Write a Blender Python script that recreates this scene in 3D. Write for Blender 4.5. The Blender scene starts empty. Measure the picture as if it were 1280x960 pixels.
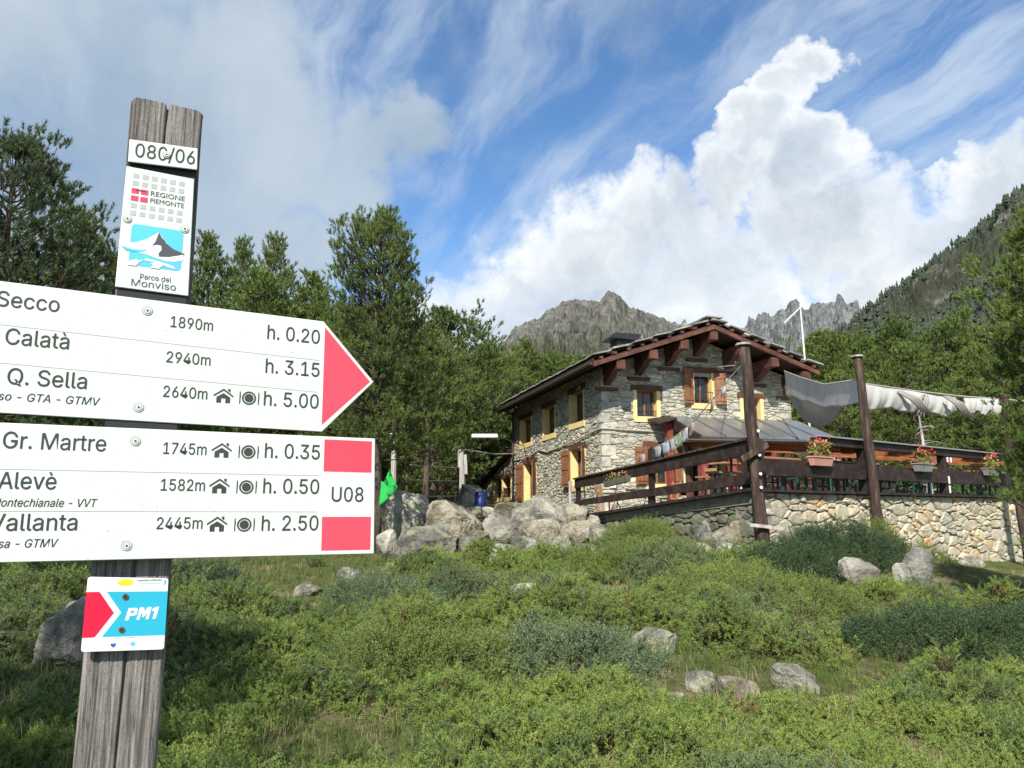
import bpy, math, random, os
import numpy as np
from mathutils import Vector, Matrix, Euler
random.seed(7)
RNG = np.random.default_rng(7)
R = math.radians
scn = bpy.context.scene
COL = scn.collection

# ------------------------------------------------------------------ camera
EYE = 1.6
cam_d = bpy.data.cameras.new('camera'); cam_d.lens = 27.197; cam_d.sensor_width = 36
cam_d.clip_start = 0.05; cam_d.clip_end = 12000
cam = bpy.data.objects.new('camera', cam_d); COL.objects.link(cam)
cam.location = (0, 0, EYE); cam.rotation_euler = (R(90 + 9.6), 0, 0)
scn.camera = cam

# ------------------------------------------------------------------ exposure, sun, sky
scn.view_settings.view_transform = 'Standard'; scn.view_settings.look = 'None'
scn.view_settings.exposure = 0.78; scn.view_settings.gamma = 1.0
scn.cycles.max_bounces = 6; scn.cycles.diffuse_bounces = 3; scn.cycles.glossy_bounces = 2
scn.cycles.transmission_bounces = 3; scn.cycles.transparent_max_bounces = 4
SUN_EL, SUN_AZ = 40.0, 195.0      # azimuth clockwise from +Y: behind the camera, slightly left
sd = bpy.data.lights.new('sun', 'SUN'); sd.energy = 4.2; sd.angle = R(0.55); sd.color = (1.0, 0.955, 0.88)
sun = bpy.data.objects.new('sun', sd); COL.objects.link(sun)
sv = Vector((math.sin(R(SUN_AZ)) * math.cos(R(SUN_EL)), math.cos(R(SUN_AZ)) * math.cos(R(SUN_EL)), math.sin(R(SUN_EL))))
sun.rotation_euler = sv.to_track_quat('Z', 'Y').to_euler(); sun.location = (0, -20, 40)


def nd(nt, t, ins=None, **props):
    n = nt.nodes.new(t)
    for k, v in props.items():
        setattr(n, k, v)
    for k, v in (ins or {}).items():
        if isinstance(v, bpy.types.NodeSocket):
            nt.links.new(v, n.inputs[k])
        else:
            n.inputs[k].default_value = v
    return n


def mth(nt, op, a, b=0.0, c=None, clamp=False):
    n = nt.nodes.new('ShaderNodeMath'); n.operation = op; n.use_clamp = clamp
    for i, v in enumerate((a, b) if c is None else (a, b, c)):
        if isinstance(v, bpy.types.NodeSocket):
            nt.links.new(v, n.inputs[i])
        else:
            n.inputs[i].default_value = v
    return n.outputs[0]


def ramp(nt, fac, stops, interp='LINEAR'):
    n = nt.nodes.new('ShaderNodeValToRGB'); n.color_ramp.interpolation = interp
    el = n.color_ramp.elements
    while len(el) < len(stops):
        el.new(0.5)
    for e, (p, c) in zip(el, stops):
        e.position = p; e.color = (c[0], c[1], c[2], 1)
    nt.links.new(fac, n.inputs[0])
    return n.outputs[0]


def mixc(nt, fac, a, b, mode='MIX'):
    n = nt.nodes.new('ShaderNodeMix'); n.data_type = 'RGBA'; n.blend_type = mode
    for i, v in ((0, fac), (6, a), (7, b)):
        if isinstance(v, bpy.types.NodeSocket):
            nt.links.new(v, n.inputs[i])
        else:
            n.inputs[i].default_value = v if i == 0 else (v[0], v[1], v[2], 1)
    return n.outputs[2]


def mrange(nt, v, a, b, c=0.0, d=1.0, smooth=True):
    n = nt.nodes.new('ShaderNodeMapRange')
    n.interpolation_type = 'SMOOTHSTEP' if smooth else 'LINEAR'
    nt.links.new(v, n.inputs[0])
    for i, x in enumerate((a, b, c, d)):
        n.inputs[i + 1].default_value = x
    return n.outputs[0]


world = bpy.data.worlds.new('World'); scn.world = world; world.use_nodes = True


def build_sky(nt):
    nt.nodes.clear()
    out = nd(nt, 'ShaderNodeOutputWorld'); bg = nd(nt, 'ShaderNodeBackground', {'Strength': 0.125})
    nt.links.new(bg.outputs[0], out.inputs[0])
    sky = nd(nt, 'ShaderNodeTexSky', sky_type='NISHITA', sun_disc=False, sun_elevation=R(SUN_EL),
             sun_rotation=R(SUN_AZ), altitude=1800, air_density=1.0, dust_density=0.6, ozone_density=2.2)
    tc = nd(nt, 'ShaderNodeTexCoord').outputs['Generated']
    sep = nd(nt, 'ShaderNodeSeparateXYZ', {0: tc})
    x, y, z = sep.outputs

    def dirv(az, el):
        return Vector((math.sin(R(az)) * math.cos(R(el)), math.cos(R(az)) * math.cos(R(el)), math.sin(R(el))))

    wn = nd(nt, 'ShaderNodeTexNoise', {'Vector': tc, 'Scale': 5.5, 'Detail': 6.0, 'Roughness': .6}).outputs['Color']
    wv = nd(nt, 'ShaderNodeVectorMath', {0: wn, 1: (.5, .5, .5)}, operation='SUBTRACT').outputs[0]
    wv = nd(nt, 'ShaderNodeVectorMath', {0: wv, 1: (.23, .23, .23)}, operation='MULTIPLY').outputs[0]
    tw = nd(nt, 'ShaderNodeVectorMath', {0: tc, 1: wv}, operation='ADD').outputs[0]
    tw = nd(nt, 'ShaderNodeVectorMath', {0: tw}, operation='NORMALIZE').outputs[0]
    # cumulus masses: soft spheres of direction (azimuth, elevation, radius in degrees)
    def blobs(lst):
        cur = None
        for az, el, rad in lst:
            dt = nd(nt, 'ShaderNodeVectorMath', {0: tw, 1: dirv(az, el)}, operation='DOT_PRODUCT').outputs['Value']
            m = mrange(nt, dt, math.cos(R(rad * 1.45)), math.cos(R(rad * 0.35)), 0, 1, False)
            cur = m if cur is None else mth(nt, 'MAXIMUM', cur, m)
        return cur
    n1 = nd(nt, 'ShaderNodeTexNoise', {'Vector': tc, 'Scale': 9.0, 'Detail': 11.0, 'Roughness': 0.62, 'Distortion': 0.15}).outputs[0]
    n2 = nd(nt, 'ShaderNodeTexNoise', {'Vector': tc, 'Scale': 3.0, 'Detail': 7.0, 'Roughness': 0.5, 'Distortion': 0.4}).outputs[0]
    cum = blobs(CUMULUS)
    d = mth(nt, 'ADD', cum, mth(nt, 'MULTIPLY', mth(nt, 'MULTIPLY', mth(nt, 'SUBTRACT', n1, 0.5), 2.3), mrange(nt, cum, 0.0, 0.16)))
    cmask = mth(nt, 'MULTIPLY', mrange(nt, d, 0.04, 0.74), mrange(nt, n2, .25, .6, .78, 1.0))
    soft = blobs(VEIL)
    d2 = mth(nt, 'ADD', soft, mth(nt, 'MULTIPLY', mth(nt, 'ADD', mth(nt, 'SUBTRACT', n1, 0.5), mth(nt, 'MULTIPLY', mth(nt, 'SUBTRACT', n2, 0.5), 1.2)), 1.3))
    vmask = mth(nt, 'MULTIPLY', mrange(nt, d2, -0.05, 0.95), 0.90)
    # cirrus streaks on a flat layer high above: parallel bands seen in perspective
    zc = mth(nt, 'ADD', mth(nt, 'MAXIMUM', z, 0.0), 0.16)
    px = mth(nt, 'DIVIDE', x, zc); py = mth(nt, 'DIVIDE', y, zc)
    a = R(-24); ca, sa = math.cos(a), math.sin(a)
    al = mth(nt, 'ADD', mth(nt, 'MULTIPLY', px, sa), mth(nt, 'MULTIPLY', py, ca))
    ac = mth(nt, 'SUBTRACT', mth(nt, 'MULTIPLY', px, ca), mth(nt, 'MULTIPLY', py, sa))
    warp = mth(nt, 'MULTIPLY', mth(nt, 'SUBTRACT', n2, 0.5), .38)
    ac2 = mth(nt, 'ADD', ac, warp)
    v = nd(nt, 'ShaderNodeCombineXYZ', {0: mth(nt, 'MULTIPLY', al, 0.9), 1: mth(nt, 'MULTIPLY', ac2, 3.6), 2: 3.7}).outputs[0]
    s1 = nd(nt, 'ShaderNodeTexNoise', {'Vector': v, 'Scale': 1.5, 'Detail': 9.0, 'Roughness': 0.62, 'Distortion': 0.05}).outputs[0]
    v2 = nd(nt, 'ShaderNodeCombineXYZ', {0: al, 1: ac, 2: 9.1}).outputs[0]
    s2 = nd(nt, 'ShaderNodeTexNoise', {'Vector': v2, 'Scale': 1.1, 'Detail': 3.0, 'Roughness': 0.5}).outputs[0]
    ci = mth(nt, 'MULTIPLY', mrange(nt, s1, 0.36, 0.68), mrange(nt, s2, 0.26, 0.56, 0.25, 1.0))
    ci = mth(nt, 'MULTIPLY', ci, 0.72)
    # cloud brightness: gleaming rims, greyer bellies
    bel = nd(nt, 'ShaderNodeTexNoise', {'Vector': tc, 'Scale': 4.2, 'Detail': 6.0, 'Roughness': 0.55}).outputs[0]
    fine = nd(nt, 'ShaderNodeTexNoise', {'Vector': tw, 'Scale': 13.0, 'Detail': 8.0, 'Roughness': 0.6}).outputs[0]
    shade = mth(nt, 'SUBTRACT', mrange(nt, cum, 0.3, 1.0, 0.05, 0.62), mth(nt, 'MULTIPLY', mth(nt, 'SUBTRACT', bel, 0.5), 1.7))
    shade = mth(nt, 'SUBTRACT', shade, mth(nt, 'MULTIPLY', mth(nt, 'SUBTRACT', fine, 0.5), 1.5), clamp=True)
    ccol = ramp(nt, shade, [(0.0, (4.9, 5.0, 5.1)), (0.45, (3.9, 4.15, 4.35)), (1.0, (2.6, 2.95, 3.3))])
    vcol = ramp(nt, bel, [(0.3, (1.8, 2.3, 2.85)), (0.65, (2.7, 3.15, 3.6))])
    base = mixc(nt, 1.0, sky.outputs[0], (0.66, 0.87, 0.98), 'MULTIPLY')
    c = mixc(nt, ci, base, (3.3, 3.8, 4.35))
    c = mixc(nt, vmask, c, vcol)
    c = mixc(nt, cmask, c, ccol)
    nt.links.new(c, bg.inputs['Color'])


CUMULUS = [(-2.4, 14.3, 4.4), (3.7, 16.1, 5.0), (0.0, 17.5, 2.3), (5.2, 18.9, 2.2), (9.8, 17.6, 4.6), (13.4, 20.2, 2.5), (15.6, 16.7, 5.3), (17.1, 23.1, 2.3), (19.6, 26.3, 2.0), (22.0, 28.9, 1.7),
           (23.8, 30.6, 1.6), (22.2, 24.4, 2.1), (23.0, 19.4, 3.6), (25.4, 17.8, 3.8), (28.9, 17.8, 3.4), (31.5, 20.4, 2.3), (33.8, 20.6, 2.2), (35.8, 19.0, 3.5), (27.2, 14.4, 4.0), (32.4, 15.7, 3.7),
           (-4.9, 14.3, 2.3), (42, 17, 5), (50, 14, 5), (62, 13, 6), (80, 11, 6), (-20, 8, 5), (-75, 12, 8), (-110, 10, 9), (110, 12, 9), (150, 10, 9), (-150, 14, 9), (180, 12, 8), (130, 30, 7), (-120, 35, 8)]
VEIL = [(-33.3, 28.6, 6.4), (-26.2, 27.4, 7.1), (-30.5, 20.1, 8.4), (-22.2, 31.1, 4.8), (-23.1, 21.3, 7.1), (-18.3, 24.6, 4.7), (-16.8, 18.2, 3.3), (-19.1, 27.6, 4.1), (-13.1, 25.7, 3.0), (-8.8, 27.6, 2.1), (-14.2, 23.4, 3.3),
        (-31.7, 12.3, 7.5), (-36, 38, 8), (-42, 30, 9), (-52, 26, 10), (-60, 36, 12), (90, 40, 10), (160, 45, 12), (-140, 50, 12)]
build_sky(world.node_tree)

# ------------------------------------------------------------------ noise and terrain helpers


def _hash(i, j, s):
    n = (i * 374761393 + j * 668265263 + s * 974711) & 0xffffffff
    n = ((n ^ (n >> 13)) * 1274126177) & 0xffffffff
    return ((n ^ (n >> 16)) & 0xffff) / 65535.0


def vnoise(x, y, s=0):
    x = np.asarray(x, float); y = np.asarray(y, float)
    i = np.floor(x).astype(np.int64); j = np.floor(y).astype(np.int64)
    u = x - i; v = y - j; u = u * u * (3 - 2 * u); v = v * v * (3 - 2 * v)
    a = _hash(i, j, s); b = _hash(i + 1, j, s); c = _hash(i, j + 1, s); d = _hash(i + 1, j + 1, s)
    return (a * (1 - u) + b * u) * (1 - v) + (c * (1 - u) + d * u) * v


def fbm(x, y, s=0, o=4, g=0.5, ridge=False):
    t = 0; a = 1; tot = 0
    for k in range(o):
        n = vnoise(np.asarray(x) * 2 ** k + 13.7 * k, np.asarray(y) * 2 ** k - 7.1 * k, s + k)
        if ridge:
            n = 1 - np.abs(2 * n - 1)
        t = t + a * n; tot += a; a *= g
    return t / tot


CTRL = np.array([
    (0, 0, 0), (-6, 0, -.05), (6, 0, -.15), (14, 0, -.4), (-14, 0, .1), (0, -12, -.6), (15, -12, -1), (-15, -12, -.4), (0, 5, -.22), (-3, 5, -.15), (4, 5, -.3),
    (1.6, 9.4, 0.05), (1.85, 8, -.08), (2.8, 8.1, -.12), (-4.1, 7.6, .2), (-8, 8, .35), (8, 8, -.2), (0.2, 12.5, .2), (5.7, 13, .4), (6.4, 12.6, .35), (9.5, 12, .15),
    (6.6, 11, .17), (-3.3, 13, .3), (-6, 15, .55), (-3, 14.5, .47), (-1.8, 17, .56), (.6, 16.8, .68), (2, 17.5, .84), (3.5, 15, .82), (4.4, 14.6, .92), (4.7, 14.4, .9),
    (3.9, 17, 1.2), (1.75, 20.7, 1.35), (8.2, 17.3, .75), (13, 20.2, .38), (17, 22.5, .3), (10.2, 18, .5), (13, 16, .1), (18, 16, -.1), (-2.7, 19.5, 1.05), (.7, 19.8, 1.25), (-2, 24, 1.55),
    (-1.5, 28, 1.75), (3.1, 27.5, 1.4), (0, 33, 1.75), (-1.2, 39, 1.9), (-4, 24, 1.6), (-8, 22, 1.3), (-12, 28, 2.0), (7, 24, 1.2), (9, 28, 1.3), (14, 26, 1.1), (20, 26, 1.0), (11, 33, 1.6), (16, 40, 2.4),
    (0, 46, 2.8), (-15, 45, 4.5), (10, 55, 4.5), (0, 65, 6.5), (25, 60, 5), (40, 50, 5), (-40, 50, 7), (-40, 20, 1.5), (40, 20, 0), (-40, -20, 0), (40, -20, -2), (0, 100, 14), (50, 100, 14), (-50, 100, 18),
    (100, 100, 22), (-100, 100, 26), (100, 0, 2), (-100, 0, 4), (0, -100, -8), (100, -100, -8), (-100, -100, -6)], float)


def _tps(r2):
    return np.where(r2 > 1e-9, 0.5 * r2 * np.log(np.maximum(r2, 1e-9)), 0)


_n = len(CTRL); _P = CTRL[:, :2]
_K = _tps(((_P[:, None] - _P[None]) ** 2).sum(-1)) + np.eye(_n) * 0.05
_Q = np.hstack([np.ones((_n, 1)), _P])
_A = np.vstack([np.hstack([_K, _Q]), np.hstack([_Q.T, np.zeros((3, 3))])])
_W = np.linalg.solve(_A, np.concatenate([CTRL[:, 2], np.zeros(3)]))


def hgt(x, y):
    x = np.atleast_1d(np.asarray(x, float)); y = np.atleast_1d(np.asarray(y, float))
    xc = np.clip(x, -110, 110); yc = np.clip(y, -110, 110)
    r2 = (xc[:, None] - _P[:, 0]) ** 2 + (yc[:, None] - _P[:, 1]) ** 2
    z = _tps(r2) @ _W[:_n] + _W[_n] + _W[_n + 1] * xc + _W[_n + 2] * yc
    z = z + 0.10 * (fbm(x * .9, y * .9, 3, 3) - .5) + 0.8 * (fbm(x * .05, y * .05, 9, 3) - .5) * np.clip((np.hypot(x, y) - 45) / 40, 0, 1)
    return z


def gz(x, y):
    return float(hgt(x, y)[0])

# ------------------------------------------------------------------ object helpers


def tag(o, label=None, cat=None, group=None, kind=None):
    if label: o['label'] = label
    if cat: o['category'] = cat
    if group: o['group'] = group
    if kind: o['kind'] = kind
    return o


def empty(name, loc=(0, 0, 0), rz=0.0):
    o = bpy.data.objects.new(name, None); COL.objects.link(o)
    o.location = loc; o.rotation_euler = (0, 0, rz); o.empty_display_size = .3
    return o


def mesh_np(name, V, F, mats=(), smooth=False, attrs=None, mi=None):
    """fast mesh from arrays; F is (n,3) or (n,4)"""
    me = bpy.data.meshes.new(name)
    V = np.asarray(V, np.float32); F = np.asarray(F, np.int32)
    me.vertices.add(len(V)); me.vertices.foreach_set('co', V.ravel())
    k = F.shape[1]
    me.loops.add(F.size); me.loops.foreach_set('vertex_index', F.ravel())
    me.polygons.add(len(F)); me.polygons.foreach_set('loop_start', np.arange(0, F.size, k, dtype=np.int32))
    try:
        me.polygons.foreach_set('loop_total', np.full(len(F), k, np.int32))
    except Exception:
        pass
    if mi is not None:
        me.polygons.foreach_set('material_index', np.asarray(mi, np.int32))
    me.update(calc_edges=True)
    for m in mats:
        me.materials.append(m)
    me.polygons.foreach_set('use_smooth', np.full(len(F), bool(smooth)))
    for an, av in (attrs or {}).items():
        a = me.attributes.new(an, 'FLOAT', 'POINT'); a.data.foreach_set('value', np.asarray(av, np.float32))
    return me


def link(name, me, parent=None, loc=None, rz=None):
    o = bpy.data.objects.new(name, me); COL.objects.link(o)
    if parent is not None: o.parent = parent
    if loc is not None: o.location = loc
    if rz is not None: o.rotation_euler = (0, 0, rz)
    return o


class MB:
    def __init__(s):
        s.v = []; s.f = []; s.m = []; s.mi = 0; s.a = []; s.rnd = 0.5

    def add(s, vs, fs):
        b = len(s.v); s.v.extend([tuple(v) for v in vs]); s.a.extend([s.rnd] * len(vs))
        for f in fs:
            s.f.append([b + i for i in f]); s.m.append(s.mi)

    def hexa(s, p):  # 8 points: bottom ring 0-3, top ring 4-7
        s.add(p, [(0, 3, 2, 1), (4, 5, 6, 7), (0, 1, 5, 4), (1, 2, 6, 5), (2, 3, 7, 6), (3, 0, 4, 7)])

    def box(s, x0, x1, y0, y1, z0, z1, M=None):
        p = [(x0, y0, z0), (x1, y0, z0), (x1, y1, z0), (x0, y1, z0), (x0, y0, z1), (x1, y0, z1), (x1, y1, z1), (x0, y1, z1)]
        if M is not None: p = [M @ Vector(q) for q in p]
        s.hexa(p)

    def beam(s, a, b, w, h, up=(0, 0, 1)):
        a = Vector(a); b = Vector(b); d = (b - a).normalized(); u = Vector(up)
        sx = d.cross(u)
        if sx.length < 1e-4: sx = d.cross(Vector((1, 0, 0)))
        sx.normalize(); uy = sx.cross(d).normalized()
        sx = sx * (w / 2); uy = uy * (h / 2)
        s.hexa([a - sx - uy, a + sx - uy, a + sx + uy, a - sx + uy, b - sx - uy, b + sx - uy, b + sx + uy, b - sx + uy])

    def tube(s, pts, rad, n=8, cap=True):
        pts = [Vector(p) for p in pts]; m = len(pts)
        if not isinstance(rad, (list, tuple)): rad = [rad] * m
        rings = []
        for i, p in enumerate(pts):
            d = (pts[min(i + 1, m - 1)] - pts[max(i - 1, 0)]).normalized()
            u = Vector((0, 0, 1)) if abs(d.z) < .9 else Vector((1, 0, 0))
            a = d.cross(u).normalized(); b = d.cross(a).normalized()
            rings.append([p + (a * math.cos(2 * math.pi * k / n) + b * math.sin(2 * math.pi * k / n)) * rad[i] for k in range(n)])
        vs = [v for r in rings for v in r]; fs = []
        for i in range(m - 1):
            for k in range(n):
                fs.append((i * n + k, (i + 1) * n + k, (i + 1) * n + (k + 1) % n, i * n + (k + 1) % n))
        if cap:
            fs.append(tuple(range(n))); fs.append(tuple(range((m - 1) * n, m * n))[::-1])
        s.add(vs, fs)

    def prism(s, poly, d, M=None):
        """extrude polygon (3d points) by vector d"""
        n = len(poly); d = Vector(d)
        vs = [Vector(p) for p in poly] + [Vector(p) + d for p in poly]
        if M is not None: vs = [M @ v for v in vs]
        s.add(vs, [tuple(range(n))[::-1], tuple(range(n, 2 * n))] + [(i, (i + 1) % n, n + (i + 1) % n, n + i) for i in range(n)])

    def mesh(s, name, mats, smooth=False, bevel=0):
        me = bpy.data.meshes.new(name); me.from_pydata(s.v, [], s.f)
        if not isinstance(mats, (list, tuple)): mats = [mats]
        for m in mats: me.materials.append(m)
        me.polygons.foreach_set('material_index', s.m)
        me.polygons.foreach_set('use_smooth', [smooth] * len(s.f))
        a = me.attributes.new('rnd', 'FLOAT', 'POINT'); a.data.foreach_set('value', s.a)
        import bmesh
        bm = bmesh.new(); bm.from_mesh(me); bmesh.ops.recalc_face_normals(bm, faces=bm.faces)
        if bevel:
            bmesh.ops.bevel(bm, geom=list(bm.edges), offset=bevel, segments=1, affect='EDGES')
        bm.to_mesh(me); bm.free()
        return me

    def build(s, name, mats, parent=None, smooth=False, loc=None, rz=None, bevel=0):
        return link(name, s.mesh(name, mats, smooth, bevel), parent, loc, rz)

# ------------------------------------------------------------------ materials
MATS = {}


def M(name, cols, scale=4, rough=.8, bump=.3, bscale=None, stretch=(1, 1, 1), rand=0., metal=0., spec=.3, detail=8, sub=None,
      rnd=None, crack=0., coord='Object', bdist=.02, contrast=(.3, .7), transl=0.):
    """noise driven colour (cols spread along a ramp), object-random brightness, fine bump"""
    m = bpy.data.materials.new(name); m.use_nodes = True; nt = m.node_tree; nt.nodes.clear()
    out = nd(nt, 'ShaderNodeOutputMaterial')
    tc = nd(nt, 'ShaderNodeTexCoord').outputs[coord]
    oi = nd(nt, 'ShaderNodeObjectInfo').outputs['Random']
    mp = nd(nt, 'ShaderNodeMapping', {'Vector': tc, 'Scale': stretch}).outputs[0]
    if rand:
        off = nd(nt, 'ShaderNodeCombineXYZ', {0: mth(nt, 'MULTIPLY', oi, 37.0), 1: mth(nt, 'MULTIPLY', oi, 11.0), 2: mth(nt, 'MULTIPLY', oi, 23.0)}).outputs[0]
        mp = nd(nt, 'ShaderNodeVectorMath', {0: mp, 1: off}, operation='ADD').outputs[0]
    n = nd(nt, 'ShaderNodeTexNoise', {'Vector': mp, 'Scale': scale, 'Detail': float(detail), 'Roughness': .6}).outputs[0]
    lo, hi = contrast; k = len(cols)
    c = ramp(nt, n, [(lo + (hi - lo) * i / max(k - 1, 1), q) for i, q in enumerate(cols)]) if k > 1 else None
    if c is None:
        c = ramp(nt, n, [(lo, [q * .88 for q in cols[0]]), (hi, cols[0])])
    if rnd:  # stone palettes picked by the per-stone value
        at = nd(nt, 'ShaderNodeAttribute', attribute_name='rnd').outputs['Fac']
        pc = ramp(nt, at, rnd, 'LINEAR')
        c = mixc(nt, 1.0, c, pc, 'MULTIPLY')
    if sub:  # patches: list of (scale, lo, hi, colour, amount)
        for i, (ss, l2, h2, q, am) in enumerate(sub):
            w = nd(nt, 'ShaderNodeTexNoise', {'Vector': mp, 'Scale': ss, 'Detail': 6.0, 'Roughness': .65, 'Distortion': .3 + i * .1}).outputs[0]
            c = mixc(nt, mth(nt, 'MULTIPLY', mrange(nt, w, l2, h2), am), c, q)
    if rand:
        f = mrange(nt, oi, 0, 1, 1 - rand, 1 + rand, False)
        c = nd(nt, 'ShaderNodeHueSaturation', {'Color': c, 'Value': f}).outputs[0]
    b = nd(nt, 'ShaderNodeTexNoise', {'Vector': mp, 'Scale': bscale or scale * 4, 'Detail': 8.0, 'Roughness': .65}).outputs[0]
    if crack:
        vo = nd(nt, 'ShaderNodeTexVoronoi', {'Vector': mp, 'Scale': crack}, feature='DISTANCE_TO_EDGE').outputs[0]
        b = mth(nt, 'ADD', b, mth(nt, 'MULTIPLY', mrange(nt, vo, 0, .06), .7))
    bp = nd(nt, 'ShaderNodeBump', {'Height': b, 'Strength': bump, 'Distance': bdist}).outputs[0]
    p = nd(nt, 'ShaderNodeBsdfPrincipled', {'Base Color': c, 'Roughness': rough, 'Metallic': metal, 'Normal': bp, 'Specular IOR Level': spec})
    sh = p.outputs[0]
    if transl:
        t = nd(nt, 'ShaderNodeBsdfTranslucent', {'Color': c})
        sh = nd(nt, 'ShaderNodeMixShader', {0: transl, 1: sh, 2: t.outputs[0]}).outputs[0]
    nt.links.new(sh, out.inputs[0])
    MATS[name] = m
    return m


def leaf_mat(name, stops, tip=None, rough=.55, transl=.22, noise=2.0, coord='Object', namt=.5, value=1.0):
    """foliage: colour by instance random + patchy noise, lighter towards needle tips (attribute 't')"""
    m = bpy.data.materials.new(name); m.use_nodes = True; nt = m.node_tree; nt.nodes.clear()
    out = nd(nt, 'ShaderNodeOutputMaterial')
    oi = nd(nt, 'ShaderNodeObjectInfo').outputs['Random']
    geo = nd(nt, 'ShaderNodeNewGeometry').outputs['Position']
    w = nd(nt, 'ShaderNodeTexNoise', {'Vector': geo, 'Scale': noise, 'Detail': 3.0}).outputs[0]
    w = mrange(nt, w, .3, .7, 0, 1, False)
    at = nd(nt, 'ShaderNodeAttribute', attribute_name='r').outputs['Fac']
    f = mth(nt, 'ADD', mth(nt, 'MULTIPLY', w, namt), mth(nt, 'MULTIPLY', mth(nt, 'ADD', mth(nt, 'MULTIPLY', oi, .5), mth(nt, 'MULTIPLY', at, .5)), 1 - namt))
    c = ramp(nt, f, [(p, [q * value for q in cc]) for p, cc in stops])
    if tip:
        tt = nd(nt, 'ShaderNodeAttribute', attribute_name='t').outputs['Fac']
        c = mixc(nt, mth(nt, 'MULTIPLY', tt, tip[1]), c, tip[0])
    p = nd(nt, 'ShaderNodeBsdfPrincipled', {'Base Color': c, 'Roughness': rough, 'Specular IOR Level': .35})
    t = nd(nt, 'ShaderNodeBsdfTranslucent', {'Color': c})
    sh = nd(nt, 'ShaderNodeMixShader', {0: transl, 1: p.outputs[0], 2: t.outputs[0]}).outputs[0]
    nt.links.new(sh, out.inputs[0])
    return m


STONE_PAL = [(0.0, (.55, .56, .52)), (.2, (.82, .80, .70)), (.4, (.66, .66, .60)), (.55, (1.0, .92, .74)), (.7, (.75, .78, .72)), (.82, (1.0, .80, .55)), (.93, (.6, .66, .66)), (.97, (.98, .66, .42)), (1, (.98, .62, .38))]
m_tstone = M('terrace_stone', [(.38, .345, .285), (.56, .515, .43), (.74, .69, .59)], scale=6, rough=.9, bump=.7, bscale=14, rnd=STONE_PAL, crack=0, bdist=.03,
             sub=[(9, .58, .72, (.30, .30, .24), .5), (5, .6, .75, (.62, .55, .38), .4)])
GREY_PAL = [(0, (.56, .56, .52)), (.25, (.85, .82, .74)), (.5, (.70, .70, .65)), (.7, (1.0, .95, .81)), (.85, (.72, .66, .54)), (1, (1.2, 1.15, 1.0))]
m_hstone = M('house_stone', [(.32, .315, .285), (.48, .47, .425), (.66, .64, .57)], scale=5, rough=.92, bump=.6, bscale=16, rnd=GREY_PAL, bdist=.02,
             sub=[(1.1, .52, .70, (.50, .46, .36), .35)])
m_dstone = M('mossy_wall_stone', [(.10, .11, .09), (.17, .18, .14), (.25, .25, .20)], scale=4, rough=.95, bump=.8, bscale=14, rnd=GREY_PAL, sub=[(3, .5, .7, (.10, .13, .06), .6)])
m_mortar = M('wall_joint', [(.14, .13, .10), (.26, .24, .19)], scale=9, rough=1, bump=.8)
m_mortar2 = M('house_joint', [(.24, .225, .185), (.38, .36, .30)], scale=9, rough=1, bump=.8)
m_rock = M('lichen_boulder', [(.10, .10, .085), (.26, .25, .205), (.44, .42, .345)], scale=1.7, bdist=.12, rough=.93, bump=1.0, bscale=7, contrast=(.38, .62), rand=.24, crack=0,
           sub=[(2.3, .50, .62, (.36, .37, .20), .75), (3.1, .58, .68, (.40, .27, .15), .55), (7, .60, .70, (.62, .62, .54), .7), (5, .62, .72, (.09, .09, .075), .75)])
m_rockp = M('pale_rock', [(.14, .13, .105), (.31, .29, .235), (.50, .47, .385)], scale=2.3, bdist=.12, rough=.92, bump=1.0, bscale=9, contrast=(.38, .62), rand=.24,
            sub=[(3, .56, .68, (.44, .45, .28), .6), (6, .58, .7, (.12, .12, .10), .6)])
m_rockr = M('rusty_rock', [(.105, .092, .062), (.26, .23, .165), (.41, .37, .28)], scale=2, bdist=.12, rough=.93, bump=1.0, bscale=8, contrast=(.38, .62), rand=.24,
            sub=[(2, .54, .66, (.30, .21, .12), .5), (5, .58, .68, (.28, .32, .28), .8), (9, .60, .70, (.07, .065, .055), .7)])
m_rockd = M('dark_boulder', [(.10, .10, .085), (.18, .175, .15), (.30, .29, .25)], scale=2.4, bdist=.12, rough=.95, bump=1.0, bscale=9, contrast=(.38, .62), rand=.1,
            sub=[(4, .55, .68, (.36, .36, .26), .6)])
m_redwood = M('red_stained_timber', [(.050, .021, .014), (.095, .040, .027), (.16, .072, .048)], scale=2.5, rough=.7, bump=.35, stretch=(1, 1, 1), rand=.15)
m_darkwood = M('dark_stained_timber', [(.012, .008, .007), (.028, .016, .013), (.060, .040, .033)], scale=5, rough=.6, bump=.4, rand=.15, spec=.4)
m_soffit = M('soffit_timber', [(.030, .014, .010), (.055, .025, .017)], scale=3, rough=.75, bump=.3)
m_post = M('brown_pole', [(.022, .013, .009), (.058, .034, .024), (.14, .10, .075)], scale=3.2, rough=.75, bump=1.0, bdist=.04, stretch=(4, 4, .5), spec=.35, sub=[(3, .60, .72, (.22, .18, .145), .6)])
m_shutter = M('shutter_wood', [(.13, .055, .026), (.22, .095, .045), (.30, .14, .07)], scale=4, rough=.55, bump=.3, stretch=(3, 3, .6), rand=.08, spec=.35)
m_lintel = M('lintel_wood', [(.08, .036, .022), (.14, .064, .036)], scale=4, rough=.75, bump=.4)
m_yellow = M('yellow_paint', [(.64, .46, .18), (.76, .57, .25), (.82, .64, .31)], scale=5, rough=.85, bump=.3, sub=[(7, .55, .75, (.50, .40, .22), .45)])
m_cream = M('cream_plaster', [(.62, .58, .48), (.72, .68, .58)], scale=2, rough=.9, bump=.15)
m_glass = M('window_glass', [(.012, .014, .016), (.03, .034, .036)], scale=1, rough=.08, bump=0, spec=.6)
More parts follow.
